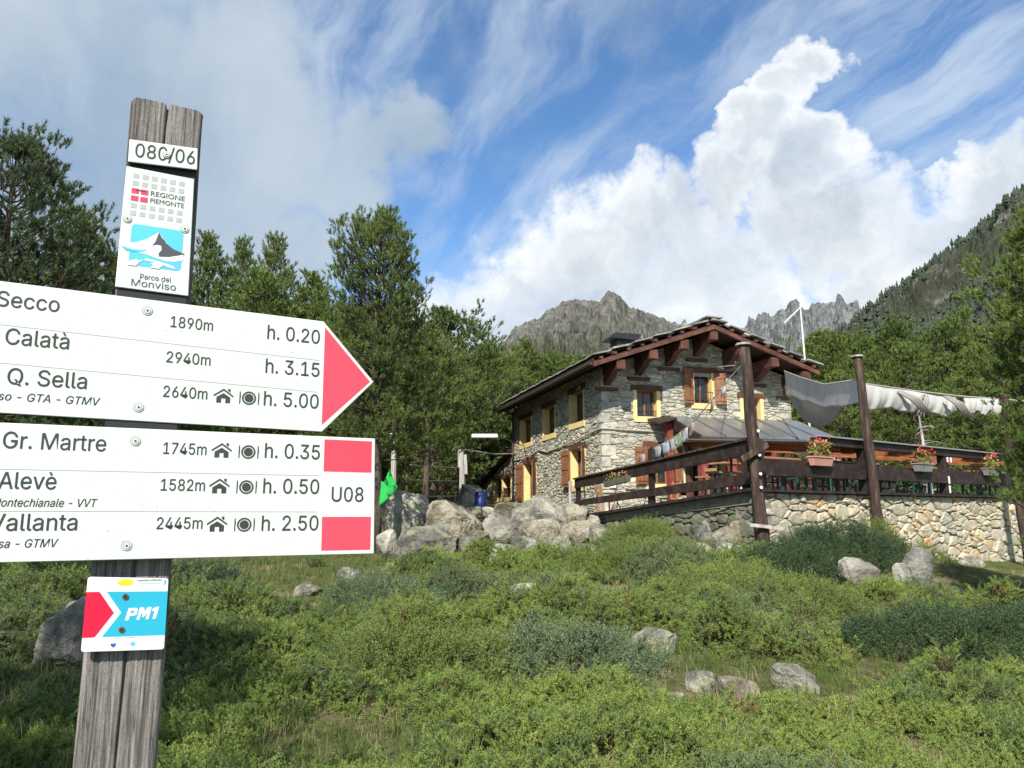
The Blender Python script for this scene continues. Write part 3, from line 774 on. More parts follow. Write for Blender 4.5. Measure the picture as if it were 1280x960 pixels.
def stone_cells(bound, holes, size, aspect, rng, big=.08, bigw=.5, gap=.012):
    """bound: convex polygon (u,v); returns list of stone outlines. size: mean height; aspect: width/height"""
    us = [p[0] for p in bound]; vs = [p[1] for p in bound]
    u0, u1, v0, v1 = min(us), max(us), min(vs), max(vs)
    su, sv_ = size * aspect, size
    pts = []; rows = int((v1 - v0) / sv_) + 1; cols = int((u1 - u0) / su) + 1
    for j in range(rows):
        for i in range(cols + 1):
            if rng.random() < .10: continue
            u = u0 + (i + .5 * (j % 2) + rng.uniform(-.38, .38)) * su; v = v0 + (j + .5 + rng.uniform(-.33, .33)) * sv_
            pts.append((u, v))
    ins = lambda p: all((bound[(k + 1) % len(bound)][0] - bound[k][0]) * (p[1] - bound[k][1]) - (bound[(k + 1) % len(bound)][1] - bound[k][1]) * (p[0] - bound[k][0]) >= -.02 for k in range(len(bound)))
    pts = [p for p in pts if ins(p) and not any(h[0] - .01 < p[0] < h[1] + .01 and h[2] - .01 < p[1] < h[3] + .01 for h in holes)]
    P = np.array(pts); S = P / np.array([aspect, 1.0])      # isotropic space
    w = rng.random(len(P)) ** 3 * (size * size) * bigw
    w[rng.random(len(P)) < big] += size * size * 1.3
    cells = []
    for i in range(len(P)):
        d2 = ((S - S[i]) ** 2).sum(1); nb = np.argsort(d2)[1:15]
        si = S[i]
        poly = [(b[0] / aspect, b[1]) for b in bound]
        for k in nb:
            dx, dy = S[k] - si
            c = ((S[k] ** 2).sum() - (si ** 2).sum() + w[i] - w[k]) / 2
            poly = clip_poly(poly, dx, dy, c)
            if len(poly) < 3: break
        if len(poly) < 3: continue
        poly = [(p[0] * aspect, p[1]) for p in poly]
        for h in holes:
            if max(p[0] for p in poly) > h[0] and min(p[0] for p in poly) < h[1] and max(p[1] for p in poly) > h[2] and min(p[1] for p in poly) < h[3]:
                cu, cv = P[i]
                ds = [(h[0] - cu, (1, 0, h[0])), (cu - h[1], (-1, 0, -h[1])), (h[2] - cv, (0, 1, h[2])), (cv - h[3], (0, -1, -h[3]))]
                poly = clip_poly(poly, *max(ds)[1])
                if len(poly) < 3: break
        if len(poly) < 3: continue
        cx = sum(p[0] for p in poly) / len(poly); cy = sum(p[1] for p in poly) / len(poly)
        wu = max(p[0] for p in poly) - min(p[0] for p in poly); wv = max(p[1] for p in poly) - min(p[1] for p in poly)
        if wu < .03 or wv < .02: continue
        fu = max(.5, 1 - 2 * gap / wu); fv = max(.5, 1 - 2 * gap / wv)
        cells.append([(cx + (p[0] - cx) * fu, cy + (p[1] - cy) * fv) for p in poly])
    return cells


def area(poly):
    return abs(sum(poly[i][0] * poly[(i + 1) % len(poly)][1] - poly[(i + 1) % len(poly)][0] * poly[i][1] for i in range(len(poly)))) / 2


def stone_geo(poly, depth, rng, FR, rounds=1):
    """FR(u,v,w)->xyz"""
    # drop tiny edges, cut the corners once
    q = []
    for i in range(len(poly)):
        a = poly[i]; b = poly[(i + 1) % len(poly)]
        if math.hypot(a[0] - b[0], a[1] - b[1]) > .015: q.append(a)
    if len(q) < 3: q = poly
    for _ in range(rounds):
        z = []
        for i in range(len(q)):
            a = q[i]; b = q[(i + 1) % len(q)]; l = math.hypot(a[0] - b[0], a[1] - b[1])
            f = min(.24, .03 / max(l, .01) + .06)
            z += [(a[0] + (b[0] - a[0]) * f, a[1] + (b[1] - a[1]) * f), (a[0] + (b[0] - a[0]) * (1 - f), a[1] + (b[1] - a[1]) * (1 - f))]
        q = z
    n = len(q); cx = sum(p[0] for p in q) / n; cy = sum(p[1] for p in q) / n
    tu, tv = rng.uniform(-.25, .25, 2) * depth / .2
    jit = rng.uniform(-.2, .2, n) * depth
    vs = [FR(p[0], p[1], -.05) for p in q]
    vs += [FR(p[0], p[1], depth * .5 + jit[i] * .5) for i, p in enumerate(q)]
    vs += [FR(cx + (p[0] - cx) * .80, cy + (p[1] - cy) * .78, depth + jit[i] + (p[0] - cx) * tu + (p[1] - cy) * tv) for i, p in enumerate(q)]
    vs.append(FR(cx, cy, depth * 1.12))
    fs = []
    for r_ in range(2):
        for i in range(n):
            j = (i + 1) % n
            fs.append((r_ * n + i, r_ * n + j, (r_ + 1) * n + j, (r_ + 1) * n + i))
    for i in range(n):
        fs.append((2 * n + i, 2 * n + (i + 1) % n, 3 * n))
    return vs, fs


def stonework(parent, cells, FR, depth, mat, rng, limit, name='stone', rounds=1, rnd_fn=None):
    """the largest `limit` stones are objects, the rest one part"""
    order = sorted(range(len(cells)), key=lambda i: -area(cells[i]))
    rest = MB()
    for k, i in enumerate(order):
        vs, fs = stone_geo(cells[i], depth * rng.uniform(.6, 1.5), rng, FR, rounds)
        rv = rnd_fn(cells[i], rng) if rnd_fn else float(rng.random())
        if k < limit:
            mb = MB(); mb.rnd = rv; mb.add(vs, fs); mb.build(name, mat, parent)
        else:
            rest.rnd = rv; rest.add(vs, fs)
    if rest.v:
        tag(rest.build('rubble_infill' if name == 'stone' else name, mat, parent), kind='stuff')


# ------------------------------------------------------------------ boulders
def boulder_mesh(seed, dims, mat, sub=4, planes=9, rough=.10):
    import bmesh
    rng = np.random.default_rng(seed)
    bm = bmesh.new(); bmesh.ops.create_icosphere(bm, subdivisions=sub, radius=1.0)
    me = bpy.data.meshes.new('boulder'); bm.to_mesh(me); bm.free()
    V = np.zeros(len(me.vertices) * 3, np.float32); me.vertices.foreach_get('co', V); V = V.reshape(-1, 3).astype(float)
    V = np.sign(V) * np.abs(V) ** .55
    for k in range(planes):
        n = rng.normal(0, 1, 3); n /= np.linalg.norm(n); d = rng.uniform(.62, .98)
        s = V @ n - d; V -= np.outer(np.maximum(s, 0) * .99, n)
    nn = V / np.linalg.norm(V, axis=1, keepdims=True)
    a = fbm(V[:, 0] * 2.2 + seed, V[:, 1] * 2.2 + V[:, 2] * 1.9, seed, 5, .55) - .5
    b = fbm(V[:, 0] * 5 + V[:, 2] * 4, V[:, 1] * 5 + seed - V[:, 2] * 3, seed + 3, 4, .6, True) - .6
    V += nn * (a * rough * 1.7 + b * rough * 1.5 + (fbm(V[:, 0] * 11 + seed, V[:, 1] * 11 + V[:, 2] * 9, seed + 7, 3, .6) - .5) * rough * .8)[:, None]
    V *= np.array(dims) / 2
    me.vertices.foreach_set('co', V.astype(np.float32).ravel()); me.update()
    me.materials.append(mat); me.polygons.foreach_set('use_smooth', [sub == 3] * len(me.polygons))
    return me


def boulder(x, y, z, w, h, seed, label, mat=None, dep=None, rz=0, tilt=0, sub=4, group=None, name='boulder', cat='boulder', sink=.22):
    me = boulder_mesh(seed, (w * 1.0, dep or (w * .8), h * (1 + sink) * 1.03), mat or m_rock, sub, rough=.09)
    me.name = name
    o = link(name, me, None, (x, y, z + h * .5 - h * sink * .4))
    o.rotation_euler = (tilt * .4, tilt, rz)
    tag(o, label, cat, group)
    return o


RK = [
    (-2.67, 19.5, 1.0, 1.18, 1.30, 1, 'mossy grey boulder, tallest of the pile, right of the green flag', m_rock, .3, .1),
    (-1.78, 17.0, .56, 1.42, .90, 2, 'broad blocky lichen-spotted boulder at the front left of the pile', m_rock, 0, .04),
    (-1.33, 18.2, 1.12, 1.38, .80, 3, 'slanted rounded boulder leaning on the broad front boulder', m_rockr, .2, .22),
    (-2.80, 17.5, .75, .55, .56, 4, 'small grey rock wedged left of the broad front boulder', m_rock, .5, -.1),
    (-.08, 20.5, 1.38, .92, .56, 5, 'tan rounded boulder below the annexe window', m_rockr, .3, 0),
    (.72, 19.8, 1.22, 1.50, .95, 6, 'big pale angular boulder under the yellow shuttered doorway', m_rockp, .2, .18),
    (-.19, 18.4, .85, 1.25, .70, 7, 'pale grey-green slab boulder in the middle of the pile', m_rockp, -.1, .12),
    (.62, 18.1, .80, .95, .72, 8, 'grey boulder stained rust brown on its right side', m_rockr, .4, -.1),
    (1.53, 19.5, 1.20, .68, .68, 9, 'brown boulder leaning against the railing end post', m_rockr, .1, .4),
    (1.51, 18.0, .92, .86, .58, 10, 'orange-brown boulder near the right end of the pile', m_rockr, 0, 0),
    (-.51, 17.0, .55, 1.25, .48, 11, 'low flat-topped slab at the foot of the pile', m_rockp, .1, .03),
    (.61, 16.8, .69, .70, .36, 12, 'low yellowish rock at the foot of the pile', m_rockp, .2, 0),
    (1.07, 17.0, .72, .52, .55, 13, 'small bluish pointed rock between the yellowish rock and the juniper', m_rock, .4, .2),
    (2.04, 17.5, .84, .66, .62, 14, 'pale lichen-covered boulder at the right end of the pile', m_rockp, .2, -.1),
    (.36, 16.2, .48, .70, .18, 15, 'long flat yellow rock lying in the grass before the pile', m_rockp, .1, 0),
    (-1.03, 21.0, 1.5, .55, .36, 16, 'small grey rock behind the slanted boulder', m_rock, .1, 0),
    (-.61, 21.5, 1.5, .55, .32, 17, 'pale slate lying on top of the pile below the blue barrel', m_rockp, .1, .1),
    (-2.43, 22.0, 1.6, .60, .42, 18, 'whitish rock peeping over the dark gap behind the pile', m_rockp, .2, 0),
    (-1.60, 28.5, 1.8, 1.15, .95, 19, 'grey dome of rock behind the blue barrel', m_rock, .2, 0),
    (-.78, 18.0, 1.0, .55, .26, 20, 'thin brown slab wedged between the slanted boulder and the middle slab', m_rockr, .1, .1),
    (1.85, 18.6, 1.1, .42, .52, 21, 'upright pale shard at the right of the pile', m_rockp, .3, .2),
    (1.66, 17.2, .80, .55, .18, 22, 'thin flat rock before the orange-brown boulder', m_rockp, .1, .1),
    (.25, 17.6, .8, .62, .42, 24, 'grey rock filling the gap under the middle slab', m_rock, .1, .1),
    (-.9, 17.6, .75, .6, .4, 25, 'dark rock in the gap right of the broad front boulder', m_rockd, .1, .1),
    (1.0, 18.9, 1.0, .6, .5, 26, 'grey rock under the right flank of the big pale boulder', m_rock, .1, .1),
    (-1.9, 20.4, 1.3, .8, .55, 27, 'shaded rock behind the tall mossy boulder', m_rockd, .1, .1),
]
for x, y, z, w, h, sdv, lab, mt, rz, ti in RK:
    boulder(x, y, min(z, gz(x, y) + .45), w * .93, h * .92 + max(0, z - gz(x, y) - .45) * .6, sdv, lab, mt, None, rz, ti, 5 if w > .8 else 4, 'boulders of the rock pile')
FR_ = [
    (1.63, 9.4, .58, .20, 141, 'angular grey rock standing alone in the middle of the junipers', m_rock, .15),
    (1.85, 8.0, .28, .14, 42, 'small pale rock, left of the row of three below the lone rock', m_rockp, 0),
    (2.16, 7.95, .52, .13, 143, 'low pale rock with an orange patch, middle of the row of three', m_rockr, .1),
    (2.82, 8.1, .44, .19, 144, 'white and yellow lichened rock, right of the row of three', m_rockp, .1),
    (.20, 12.5, .46, .24, 45, 'pale rounded rock half buried in junipers below the pile', m_rockp, 0),
    (1.49, 7.3, .15, .13, 46, 'small pinkish stone in the junipers near the bottom', m_rockp, 0),
    (2.95, 8.25, .13, .08, 47, 'tiny grey stone right of the lichened rock', m_rock, 0),
    (5.68, 13.0, .66, .36, 148, 'pale boulder at the foot of the dark juniper by the terrace', m_rockp, .1),
    (6.45, 12.7, .46, .55, 149, 'dark upright rock like a stump right of the dark juniper', m_rockd, .15),
    (6.20, 12.6, .26, .36, 150, 'pale upright rock leaning on the dark stump-like rock', m_rockp, -.15),
    (3.46, 15.0, .62, .18, 51, 'flat pale rock in the grass left of the first tall pole', m_rockp, 0),
    (4.01, 14.8, .56, .16, 52, 'flat pale rock just before the first tall pole', m_rockp, 0),
    (6.58, 11.0, .70, .12, 53, 'flat rock sunk in the path near the right edge', m_rockp, 0),
    (-4.15, 7.6, .55, .50, 54, 'dark pointed boulder behind the post, left of the marker plate', m_rockd, .3),
    (-3.32, 13.0, .50, .15, 55, 'pair of pale flat rocks below the arrow-less board, larger one', m_rockp, 0),
    (-4.17, 13.0, .22, .10, 56, 'small pale rock in the dry grass below the lower board', m_rockp, 0),
    (-2.98, 14.5, .38, .15, 57, 'pale rock in the dry grass right of the lower board', m_rockp, 0),
    (3.98, 17.0, .70, .42, 58, 'grey slab fallen at the foot of the shaded terrace wall', m_rock, .1),
    (4.25, 16.3, .60, .36, 59, 'grey rock at the foot of the shaded wall, halfway along', m_rock, .1),
    (4.45, 15.5, .52, .32, 60, 'tan rock at the foot of the shaded wall next to the pole', m_rockr, .1),
    (3.69, 17.3, .48, .30, 61, 'small grey rock at the left end of the rubble under the wall', m_rock, .1),
    (4.15, 15.6, .40, .22, 62, 'small pale rock of the rubble before the shaded wall', m_rockp, .1),
    (3.85, 16.2, .40, .24, 63, 'grey rock of the rubble, nearest the juniper', m_rock, .1),
    (5.23, 14.95, .53, .22, 64, 'pale rock at the foot of the sunlit wall right of the first pole', m_rockp, 0),
    (10.3, 17.8, .60, .16, 65, 'flat rock in the grass before the sunlit wall at the right', m_rockp, 0),
    (-2.3, 16.0, .5, .13, 66, 'flat tan rock in the dry earth left of the pile', m_rockp, 0),
    (-1.5, 15.9, .6, .10, 67, 'flat pinkish rock before the broad front boulder', m_rockp, 0),
]
for x, y, w, h, sdv, lab, mt, ti in FR_:
    boulder(x, y, gz(x, y), w, h * 1.25, sdv, lab, mt, None, random.uniform(-.4, .4), ti, 4, 'rocks in the meadow', name='rock', cat='rock', sink=.35)


# ------------------------------------------------------------------ scattering with geometry nodes (ground cover only)
def proto(name, me):
    o = bpy.data.objects.new(name, me); return o


def gn_scatter(name, P, rot, scl, idx, protos, parent=None):
    """one object; points carry rotation, scale and which sprig"""
    V = np.asarray(P, np.float32)
    me = bpy.data.meshes.new(name); me.vertices.add(len(V)); me.vertices.foreach_set('co', V.ravel())
    a = me.attributes.new('rot', 'FLOAT_VECTOR', 'POINT'); a.data.foreach_set('vector', np.asarray(rot, np.float32).ravel())
    a = me.attributes.new('scl', 'FLOAT', 'POINT'); a.data.foreach_set('value', np.asarray(scl, np.float32))
    a = me.attributes.new('idx', 'INT', 'POINT'); a.data.foreach_set('value', np.asarray(idx, np.int32))
    o = link(name, me, parent)
    ng = bpy.data.node_groups.new('scatter_' + name, 'GeometryNodeTree')
    ng.interface.new_socket(name='Geometry', in_out='INPUT', socket_type='NodeSocketGeometry')
    ng.interface.new_socket(name='Geometry', in_out='OUTPUT', socket_type='NodeSocketGeometry')
    gi = ng.nodes.new('NodeGroupInput'); go = ng.nodes.new('NodeGroupOutput')
    ra = nd(ng, 'GeometryNodeInputNamedAttribute', data_type='FLOAT_VECTOR'); ra.inputs['Name'].default_value = 'rot'
    sa = nd(ng, 'GeometryNodeInputNamedAttribute', data_type='FLOAT'); sa.inputs['Name'].default_value = 'scl'
    ia = nd(ng, 'GeometryNodeInputNamedAttribute', data_type='INT'); ia.inputs['Name'].default_value = 'idx'
    e2r = nd(ng, 'FunctionNodeEulerToRotation'); ng.links.new(ra.outputs[0], e2r.inputs[0])
    join = ng.nodes.new('GeometryNodeJoinGeometry')
    for k, pr in enumerate(protos):
        cmp_ = nd(ng, 'FunctionNodeCompare', data_type='INT', operation='EQUAL')
        ng.links.new(ia.outputs[0], cmp_.inputs[2]); cmp_.inputs[3].default_value = k
        oi = nd(ng, 'GeometryNodeObjectInfo'); oi.inputs['Object'].default_value = pr
        ip = nd(ng, 'GeometryNodeInstanceOnPoints')
        ng.links.new(gi.outputs[0], ip.inputs['Points']); ng.links.new(cmp_.outputs[0], ip.inputs['Selection'])
        ng.links.new(oi.outputs['Geometry'], ip.inputs['Instance']); ng.links.new(e2r.outputs[0], ip.inputs['Rotation'])
        ng.links.new(sa.outputs[0], ip.inputs['Scale']); ng.links.new(ip.outputs[0], join.inputs[0])
    ng.links.new(join.outputs[0], go.inputs[0])
    md = o.modifiers.new('scatter', 'NODES'); md.node_group = ng
    return o


def sprig_mesh(name, seed, mat, nb=10, L=.15, sub=8, K=22, nl=.013, nw=.0034, flat=.35):
    """one tuft of juniper: arching shoots set with short side shoots full of needles"""
    rng = np.random.default_rng(seed)
    tp = []; ta = []; al = []; mb = MB()
    for b in range(nb):
        ang = rng.uniform(0, 6.283); el = R(rng.uniform(20, 80)); l = L * rng.uniform(.6, 1.15)
        p = np.array([rng.normal(0, .03), rng.normal(0, .03), -.03]); pts = [p]
        for k in range(4):
            e = el * (1 - .22 * k * flat)
            p = p + np.array([math.cos(ang) * math.cos(e), math.sin(ang) * math.cos(e), math.sin(e)]) * l / 4
            ang += rng.normal(0, .15); pts.append(p)
        mb.tube([tuple(q) for q in pts], [.0035, .003, .0024, .0018, .001], 3, False)
        for s in range(sub):
            f = .28 + .72 * (s + rng.uniform(0, .8)) / sub
            f = min(f, 1.0); i = min(int(f * 4), 3); fr = f * 4 - i
            q = pts[i] * (1 - fr) + pts[i + 1] * fr; d = pts[i + 1] - pts[i]; d /= np.linalg.norm(d)
            sd_ = rng.normal(0, 1, 3); sd_ -= sd_ @ d * d; sd_ /= np.linalg.norm(sd_)
            tp.append(q); a = sd_ * .75 + d * .7 + np.array([0, 0, .35]); ta.append(a); al.append(rng.uniform(.025, .055) * (1.15 - .5 * f))
        tp.append(pts[-2]); ta.append(pts[-1] - pts[-2] + np.array([0, 0, .01])); al.append(.05)
    V, F, t, r = needle_mesh(np.array(tp), np.array(ta), (25, 70), nl, nw, K, rng, axis_len=np.array(al))
    n0 = len(V); sv = np.array(mb.v); sf = []
    for f in mb.f:
        sf.append((f[0] + n0, f[1] + n0, f[2] + n0)); sf.append((f[0] + n0, f[2] + n0, f[3] + n0))
    V2 = np.vstack([V, sv]); F2 = np.vstack([F, np.array(sf)])
    mi = np.concatenate([np.zeros(len(F), int), np.ones(len(sf), int)])
    return mesh_np(name, V2, F2, [mat, m_twig], False, {'t': np.concatenate([t, np.zeros(len(sv))]), 'r': np.concatenate([r, np.zeros(len(sv))])}, mi)


m_twig = M('juniper_twig', [(.05, .035, .02), (.09, .06, .035)], rough=.9, bump=.2)
m_jun_a = leaf_mat('juniper_green', [(0, (.065, .115, .024)), (.4, (.140, .210, .036)), (.75, (.240, .315, .050)), (1, (.35, .38, .066))], tip=((.40, .48, .16), .5), noise=1.1, namt=.35, transl=.14)
m_jun_b = leaf_mat('juniper_blue', [(0, (.075, .115, .044)), (.5, (.130, .185, .066)), (1, (.210, .270, .105))], tip=((.36, .43, .22), .5), noise=1.5, namt=.5, transl=.15)
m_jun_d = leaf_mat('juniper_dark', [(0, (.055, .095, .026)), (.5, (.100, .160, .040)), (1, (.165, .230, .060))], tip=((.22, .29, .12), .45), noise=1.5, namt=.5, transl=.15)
m_grass = leaf_mat('grass_blades', [(0, (.06, .10, .022)), (.45, (.115, .165, .038)), (.8, (.20, .21, .07)), (1, (.34, .29, .14))], noise=.8, namt=.45, transl=.3)
m_straw = leaf_mat('dry_grass', [(0, (.26, .20, .10)), (.5, (.38, .31, .17)), (1, (.50, .43, .26))], noise=1.0, namt=.4, transl=.3)
JA = [proto('juniper_sprig', sprig_mesh('sprig_a%d' % i, 50 + i, m_jun_a)) for i in range(3)]
JB = [proto('juniper_sprig', sprig_mesh('sprig_b%d' % i, 60 + i, m_jun_b, nb=8, L=.15)) for i in range(2)]
JD = [proto('juniper_sprig', sprig_mesh('sprig_d%d' % i, 70 + i, m_jun_d, nb=9, L=.16)) for i in range(2)]


def grass_mesh(name, seed, mat, n=26, h=.14, spread=.10, w=.006):
    rng = np.random.default_rng(seed); V = []; F = []; t = []; r = []
    for i in range(n):
        a = rng.uniform(0, 6.28); rr = spread * math.sqrt(rng.random()); x, y = rr * math.cos(a), rr * math.sin(a)
        l = h * rng.uniform(.5, 1.25); dx, dy = rng.normal(0, .35, 2) * l; b = len(V); pa = rng.uniform(0, 6.28); sx, sy = math.cos(pa) * w / 2, math.sin(pa) * w / 2
        V += [(x - sx, y - sy, -.02), (x + sx, y + sy, -.02), (x + dx * .35 + sx * .8, y + dy * .35 + sy * .8, l * .6), (x + dx * .35 - sx * .8, y + dy * .35 - sy * .8, l * .6), (x + dx, y + dy, l * (1 - abs(dx / l) * .3))]
        F += [(b, b + 1, b + 2), (b, b + 2, b + 3), (b + 3, b + 2, b + 4)]; q = rng.random(); t += [0, 0, .5, .5, 1]; r += [q] * 5
    return mesh_np(name, V, F, [mat], False, {'t': t, 'r': r})


m_jun_x = leaf_mat('juniper_dead', [(0, (.16, .07, .03)), (.5, (.26, .13, .06)), (1, (.34, .20, .11))], noise=2.0, transl=.1)
JX = [proto('juniper_sprig', sprig_mesh('spray_a', 91, m_jun_a, nb=6, L=.27, sub=14, K=14, flat=.75)), proto('juniper_sprig', sprig_mesh('spray_b', 92, m_jun_b, nb=6, L=.25, sub=13, K=14, flat=.75)),
      proto('juniper_sprig', sprig_mesh('sprig_x', 93, m_jun_x, nb=7, L=.13, sub=6, K=10))]
GR = [proto('grass_tuft', grass_mesh('grass_a', 80, m_grass, 30, .10)), proto('grass_tuft', grass_mesh('grass_b', 81, m_grass, 22, .16)), proto('grass_tuft', grass_mesh('grass_c', 82, m_straw, 12, .15, .09, .0035)),
      proto('grass_tuft', grass_mesh('grass_d', 83, m_straw, 30, .07, .12, .005))]


def normal_rot(nx, ny, n, rng, amt=1.0):
    """euler tilting z towards a slope normal, random spin"""
    rot = np.zeros((n, 3)); sp = rng.uniform(0, 6.283, n)
    # tilt in local spun frame: R = Rz(spin) then tilt expressed by euler XYZ with z first is awkward; use matrices for small counts
    for i in range(n):
        v = Vector((-nx[i] * amt, -ny[i] * amt, 1)).normalized()
        q = Vector((0, 0, 1)).rotation_difference(v)
        m = q.to_matrix() @ Matrix.Rotation(sp[i], 3, 'Z')
        rot[i] = m.to_euler()
    return rot


# bare or grassy patches without junipers: (x, y, rx, ry)
OPEN = [(2.4, 7.75, 1.15, .38), (3.2, 8.0, .5, .3), (1.7, 9.1, .8, .35), (.95, 9.6, .5, .3), (-3.6, 13.2, 2.0, 1.5), (-5.0, 14.5, 2.5, 1.6), (-2.5, 15.6, 1.6, .9), (8.6, 14.2, 2.3, 2.1), (7.3, 11.2, 1.3, .7),
        (12, 16, 5, 3.5), (0.2, 16.1, 2.4, .6), (3.7, 15.3, 1.0, 1.1), (3.3, 17.2, .9, 1.3), (6.8, 14.6, 1.0, .7), (-1.3, 6.3, .7, .6), (-2.2, 8.8, .6, .4), (-6.5, 11, 1.6, 1.2), (-.9, 11.6, .7, .5), (.3, 12.2, .45, .3), (10, 10, 2, 1.5), (5.7, 12.75, .45, .25),
        (-.5, 19.5, 3.4, 2.3), (-3.5, 17.5, 2.5, 1.5), (-4.1, 7.5, .6, .35), (2.1, 13.3, .5, .3), (3.6, 11.4, .5, .2), (-3.2, 5.0, .6, .5)]
SUNNY = lambda x, y: fbm(x * .45 + 3, y * .45, 61, 3)


LOW = [(2.4, 6.8, 1.9, .8), (1.2, 8.6, 1.2, .7), (3.6, 10.2, 1.3, .6), (-1.0, 5.6, 1.2, .6), (-3.0, 11.4, 1.4, .8)]
OPEN += [(2.3, 8.35, 1.7, .65), (1.25, 9.7, .9, .5), (4.4, 8.9, .9, .45), (-.3, 10.1, .8, .35), (2.2, 11.9, .6, .35), (4.9, 11.7, .7, .3)]


def open_amt(x, y):
    m = np.zeros_like(x)
    for cx, cy, rx, ry in OPEN:
        d = np.hypot((x - cx) / rx, (y - cy) / ry)
        m = np.maximum(m, np.clip(1.35 - d, 0, 1))
    return m


def jheight(x, y):
    b = fbm(x * .75, y * .75, 41, 3); s = fbm(x * 2.0, y * 2.3, 45, 2)
    o = open_amt(x, y)
    h = np.clip((b - .30) * 1.2, 0, .5) + .46 * np.clip(s - .30, 0, 1) + .05
    far = np.clip((y - 4.0) / 5, .55, 1.05)
    gap = fbm(x * .62 + 9, y * .62, 47, 3)
    g2 = np.clip((gap - .24) * 9, 0, 1)
    for cx, cy, rx, ry in LOW:
        h = h * (1 - .5 * np.clip(1.3 - np.hypot((x - cx) / rx, (y - cy) / ry), 0, 1))
    return h * far * g2 * np.clip(1 - o * 2.2, 0, 1)


def juniper_cover():
    rng = np.random.default_rng(33)
    N = 84000
    y = 3.6 + (19 - 3.6) * rng.random(N) ** .95
    x = (rng.random(N) * 2 - 1) * (y * .74 + .9)
    keep = rng.random(N) < np.clip(.30 + 1.2 / y, 0, 1) * (y * .74 + .9) / 15.0
    x, y = x[keep], y[keep]
    # not inside the terrace, not in the rock pile
    tx = x - 4.66; ty = y - 15.0
    lx = tx * .8318 + ty * .5551; ly = -tx * .5551 + ty * .8318
    ok = ~((lx > -.45 - 0) & (ly > -.35)) & ~((y > 16.2) & (x < 2.6)) & (np.hypot(x + .4, y - .9) > .6) & ~((y > 15.5) & (x < -4))
    x, y = x[ok], y[ok]
    H = jheight(x, y); ok = H > .07; x, y, H = x[ok], y[ok], H[ok]
    e = .12
    nx = (jheight(x + e, y) - jheight(x - e, y)) / (2 * e); ny = (jheight(x, y + e) - jheight(x, y - e)) / (2 * e)
    lay = rng.random(len(x)) ** .38
    z = hgt(x, y) + np.maximum(H * lay - .10, -.01)
    rot = normal_rot(nx, ny, len(x), rng, .8)
    blue = fbm(x * .55 + 20, y * .55, 52, 3) + rng.normal(0, .06, len(x))
    idx = np.where(blue > .56, 3 + rng.integers(0, 2, len(x)), rng.integers(0, 3, len(x)))
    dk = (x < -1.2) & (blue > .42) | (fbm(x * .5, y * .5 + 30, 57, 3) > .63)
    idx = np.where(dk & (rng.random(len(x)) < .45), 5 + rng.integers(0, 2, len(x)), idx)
    q = rng.random(len(x)); dead = fbm(x * 1.3 + 7, y * 1.3, 59, 2)
    idx = np.where(q < .16, np.where((idx == 3) | (idx == 4), 8, 7), idx)
    idx = np.where((q > .90) & (dead > .70), 9, idx); idx = np.where(q > .994, 9, idx)
    scl = rng.uniform(.75, 1.3, len(x)) * np.clip(1.0 + y * .02, 1.0, 1.35)
    print('juniper sprigs', len(x))
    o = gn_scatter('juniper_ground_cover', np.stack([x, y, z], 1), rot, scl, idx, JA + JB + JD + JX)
    tag(o, 'low green juniper mat covering the meadow in the foreground', kind='stuff')


juniper_cover()


def light_sprig(seed):
    rng = np.random.default_rng(seed); tp = []; ta = []
    for b in range(7):
        ang = rng.uniform(0, 6.283); el = R(rng.uniform(15, 80)); l = .17 * rng.uniform(.6, 1.1)
        d = np.array([math.cos(ang) * math.cos(el), math.sin(ang) * math.cos(el), math.sin(el)])
        for k in range(5):
            sd_ = rng.normal(0, 1, 3); sd_ -= sd_ @ d * d; sd_ /= np.linalg.norm(sd_)
            tp.append(d * l * (.35 + .16 * k)); ta.append(d + sd_ * .7 + np.array([0, 0, .3]))
    V, F, t, r = needle_mesh(np.array(tp), np.array(ta), (20, 65), .017, .0075, 9, rng, axis_len=.05)
    return V, t, r


LS = [light_sprig(90 + k) for k in range(3)]
m_jun_s = [leaf_mat('bush_green', [(0, (.070, .105, .028)), (.4, (.12, .165, .036)), (.75, (.19, .24, .050)), (1, (.27, .29, .065))], tip=((.30, .35, .12), .4), noise=2.0, namt=.4, transl=.2),
           leaf_mat('bush_blue', [(0, (.055, .085, .042)), (.5, (.098, .140, .064)), (1, (.165, .215, .102))], tip=((.29, .35, .20), .5), noise=2.0, namt=.4, transl=.15),
           leaf_mat('bush_dark', [(0, (.026, .052, .022)), (.5, (.048, .088, .034)), (1, (.085, .130, .050))], tip=((.14, .19, .09), .4), noise=2.0, namt=.4, transl=.15)]


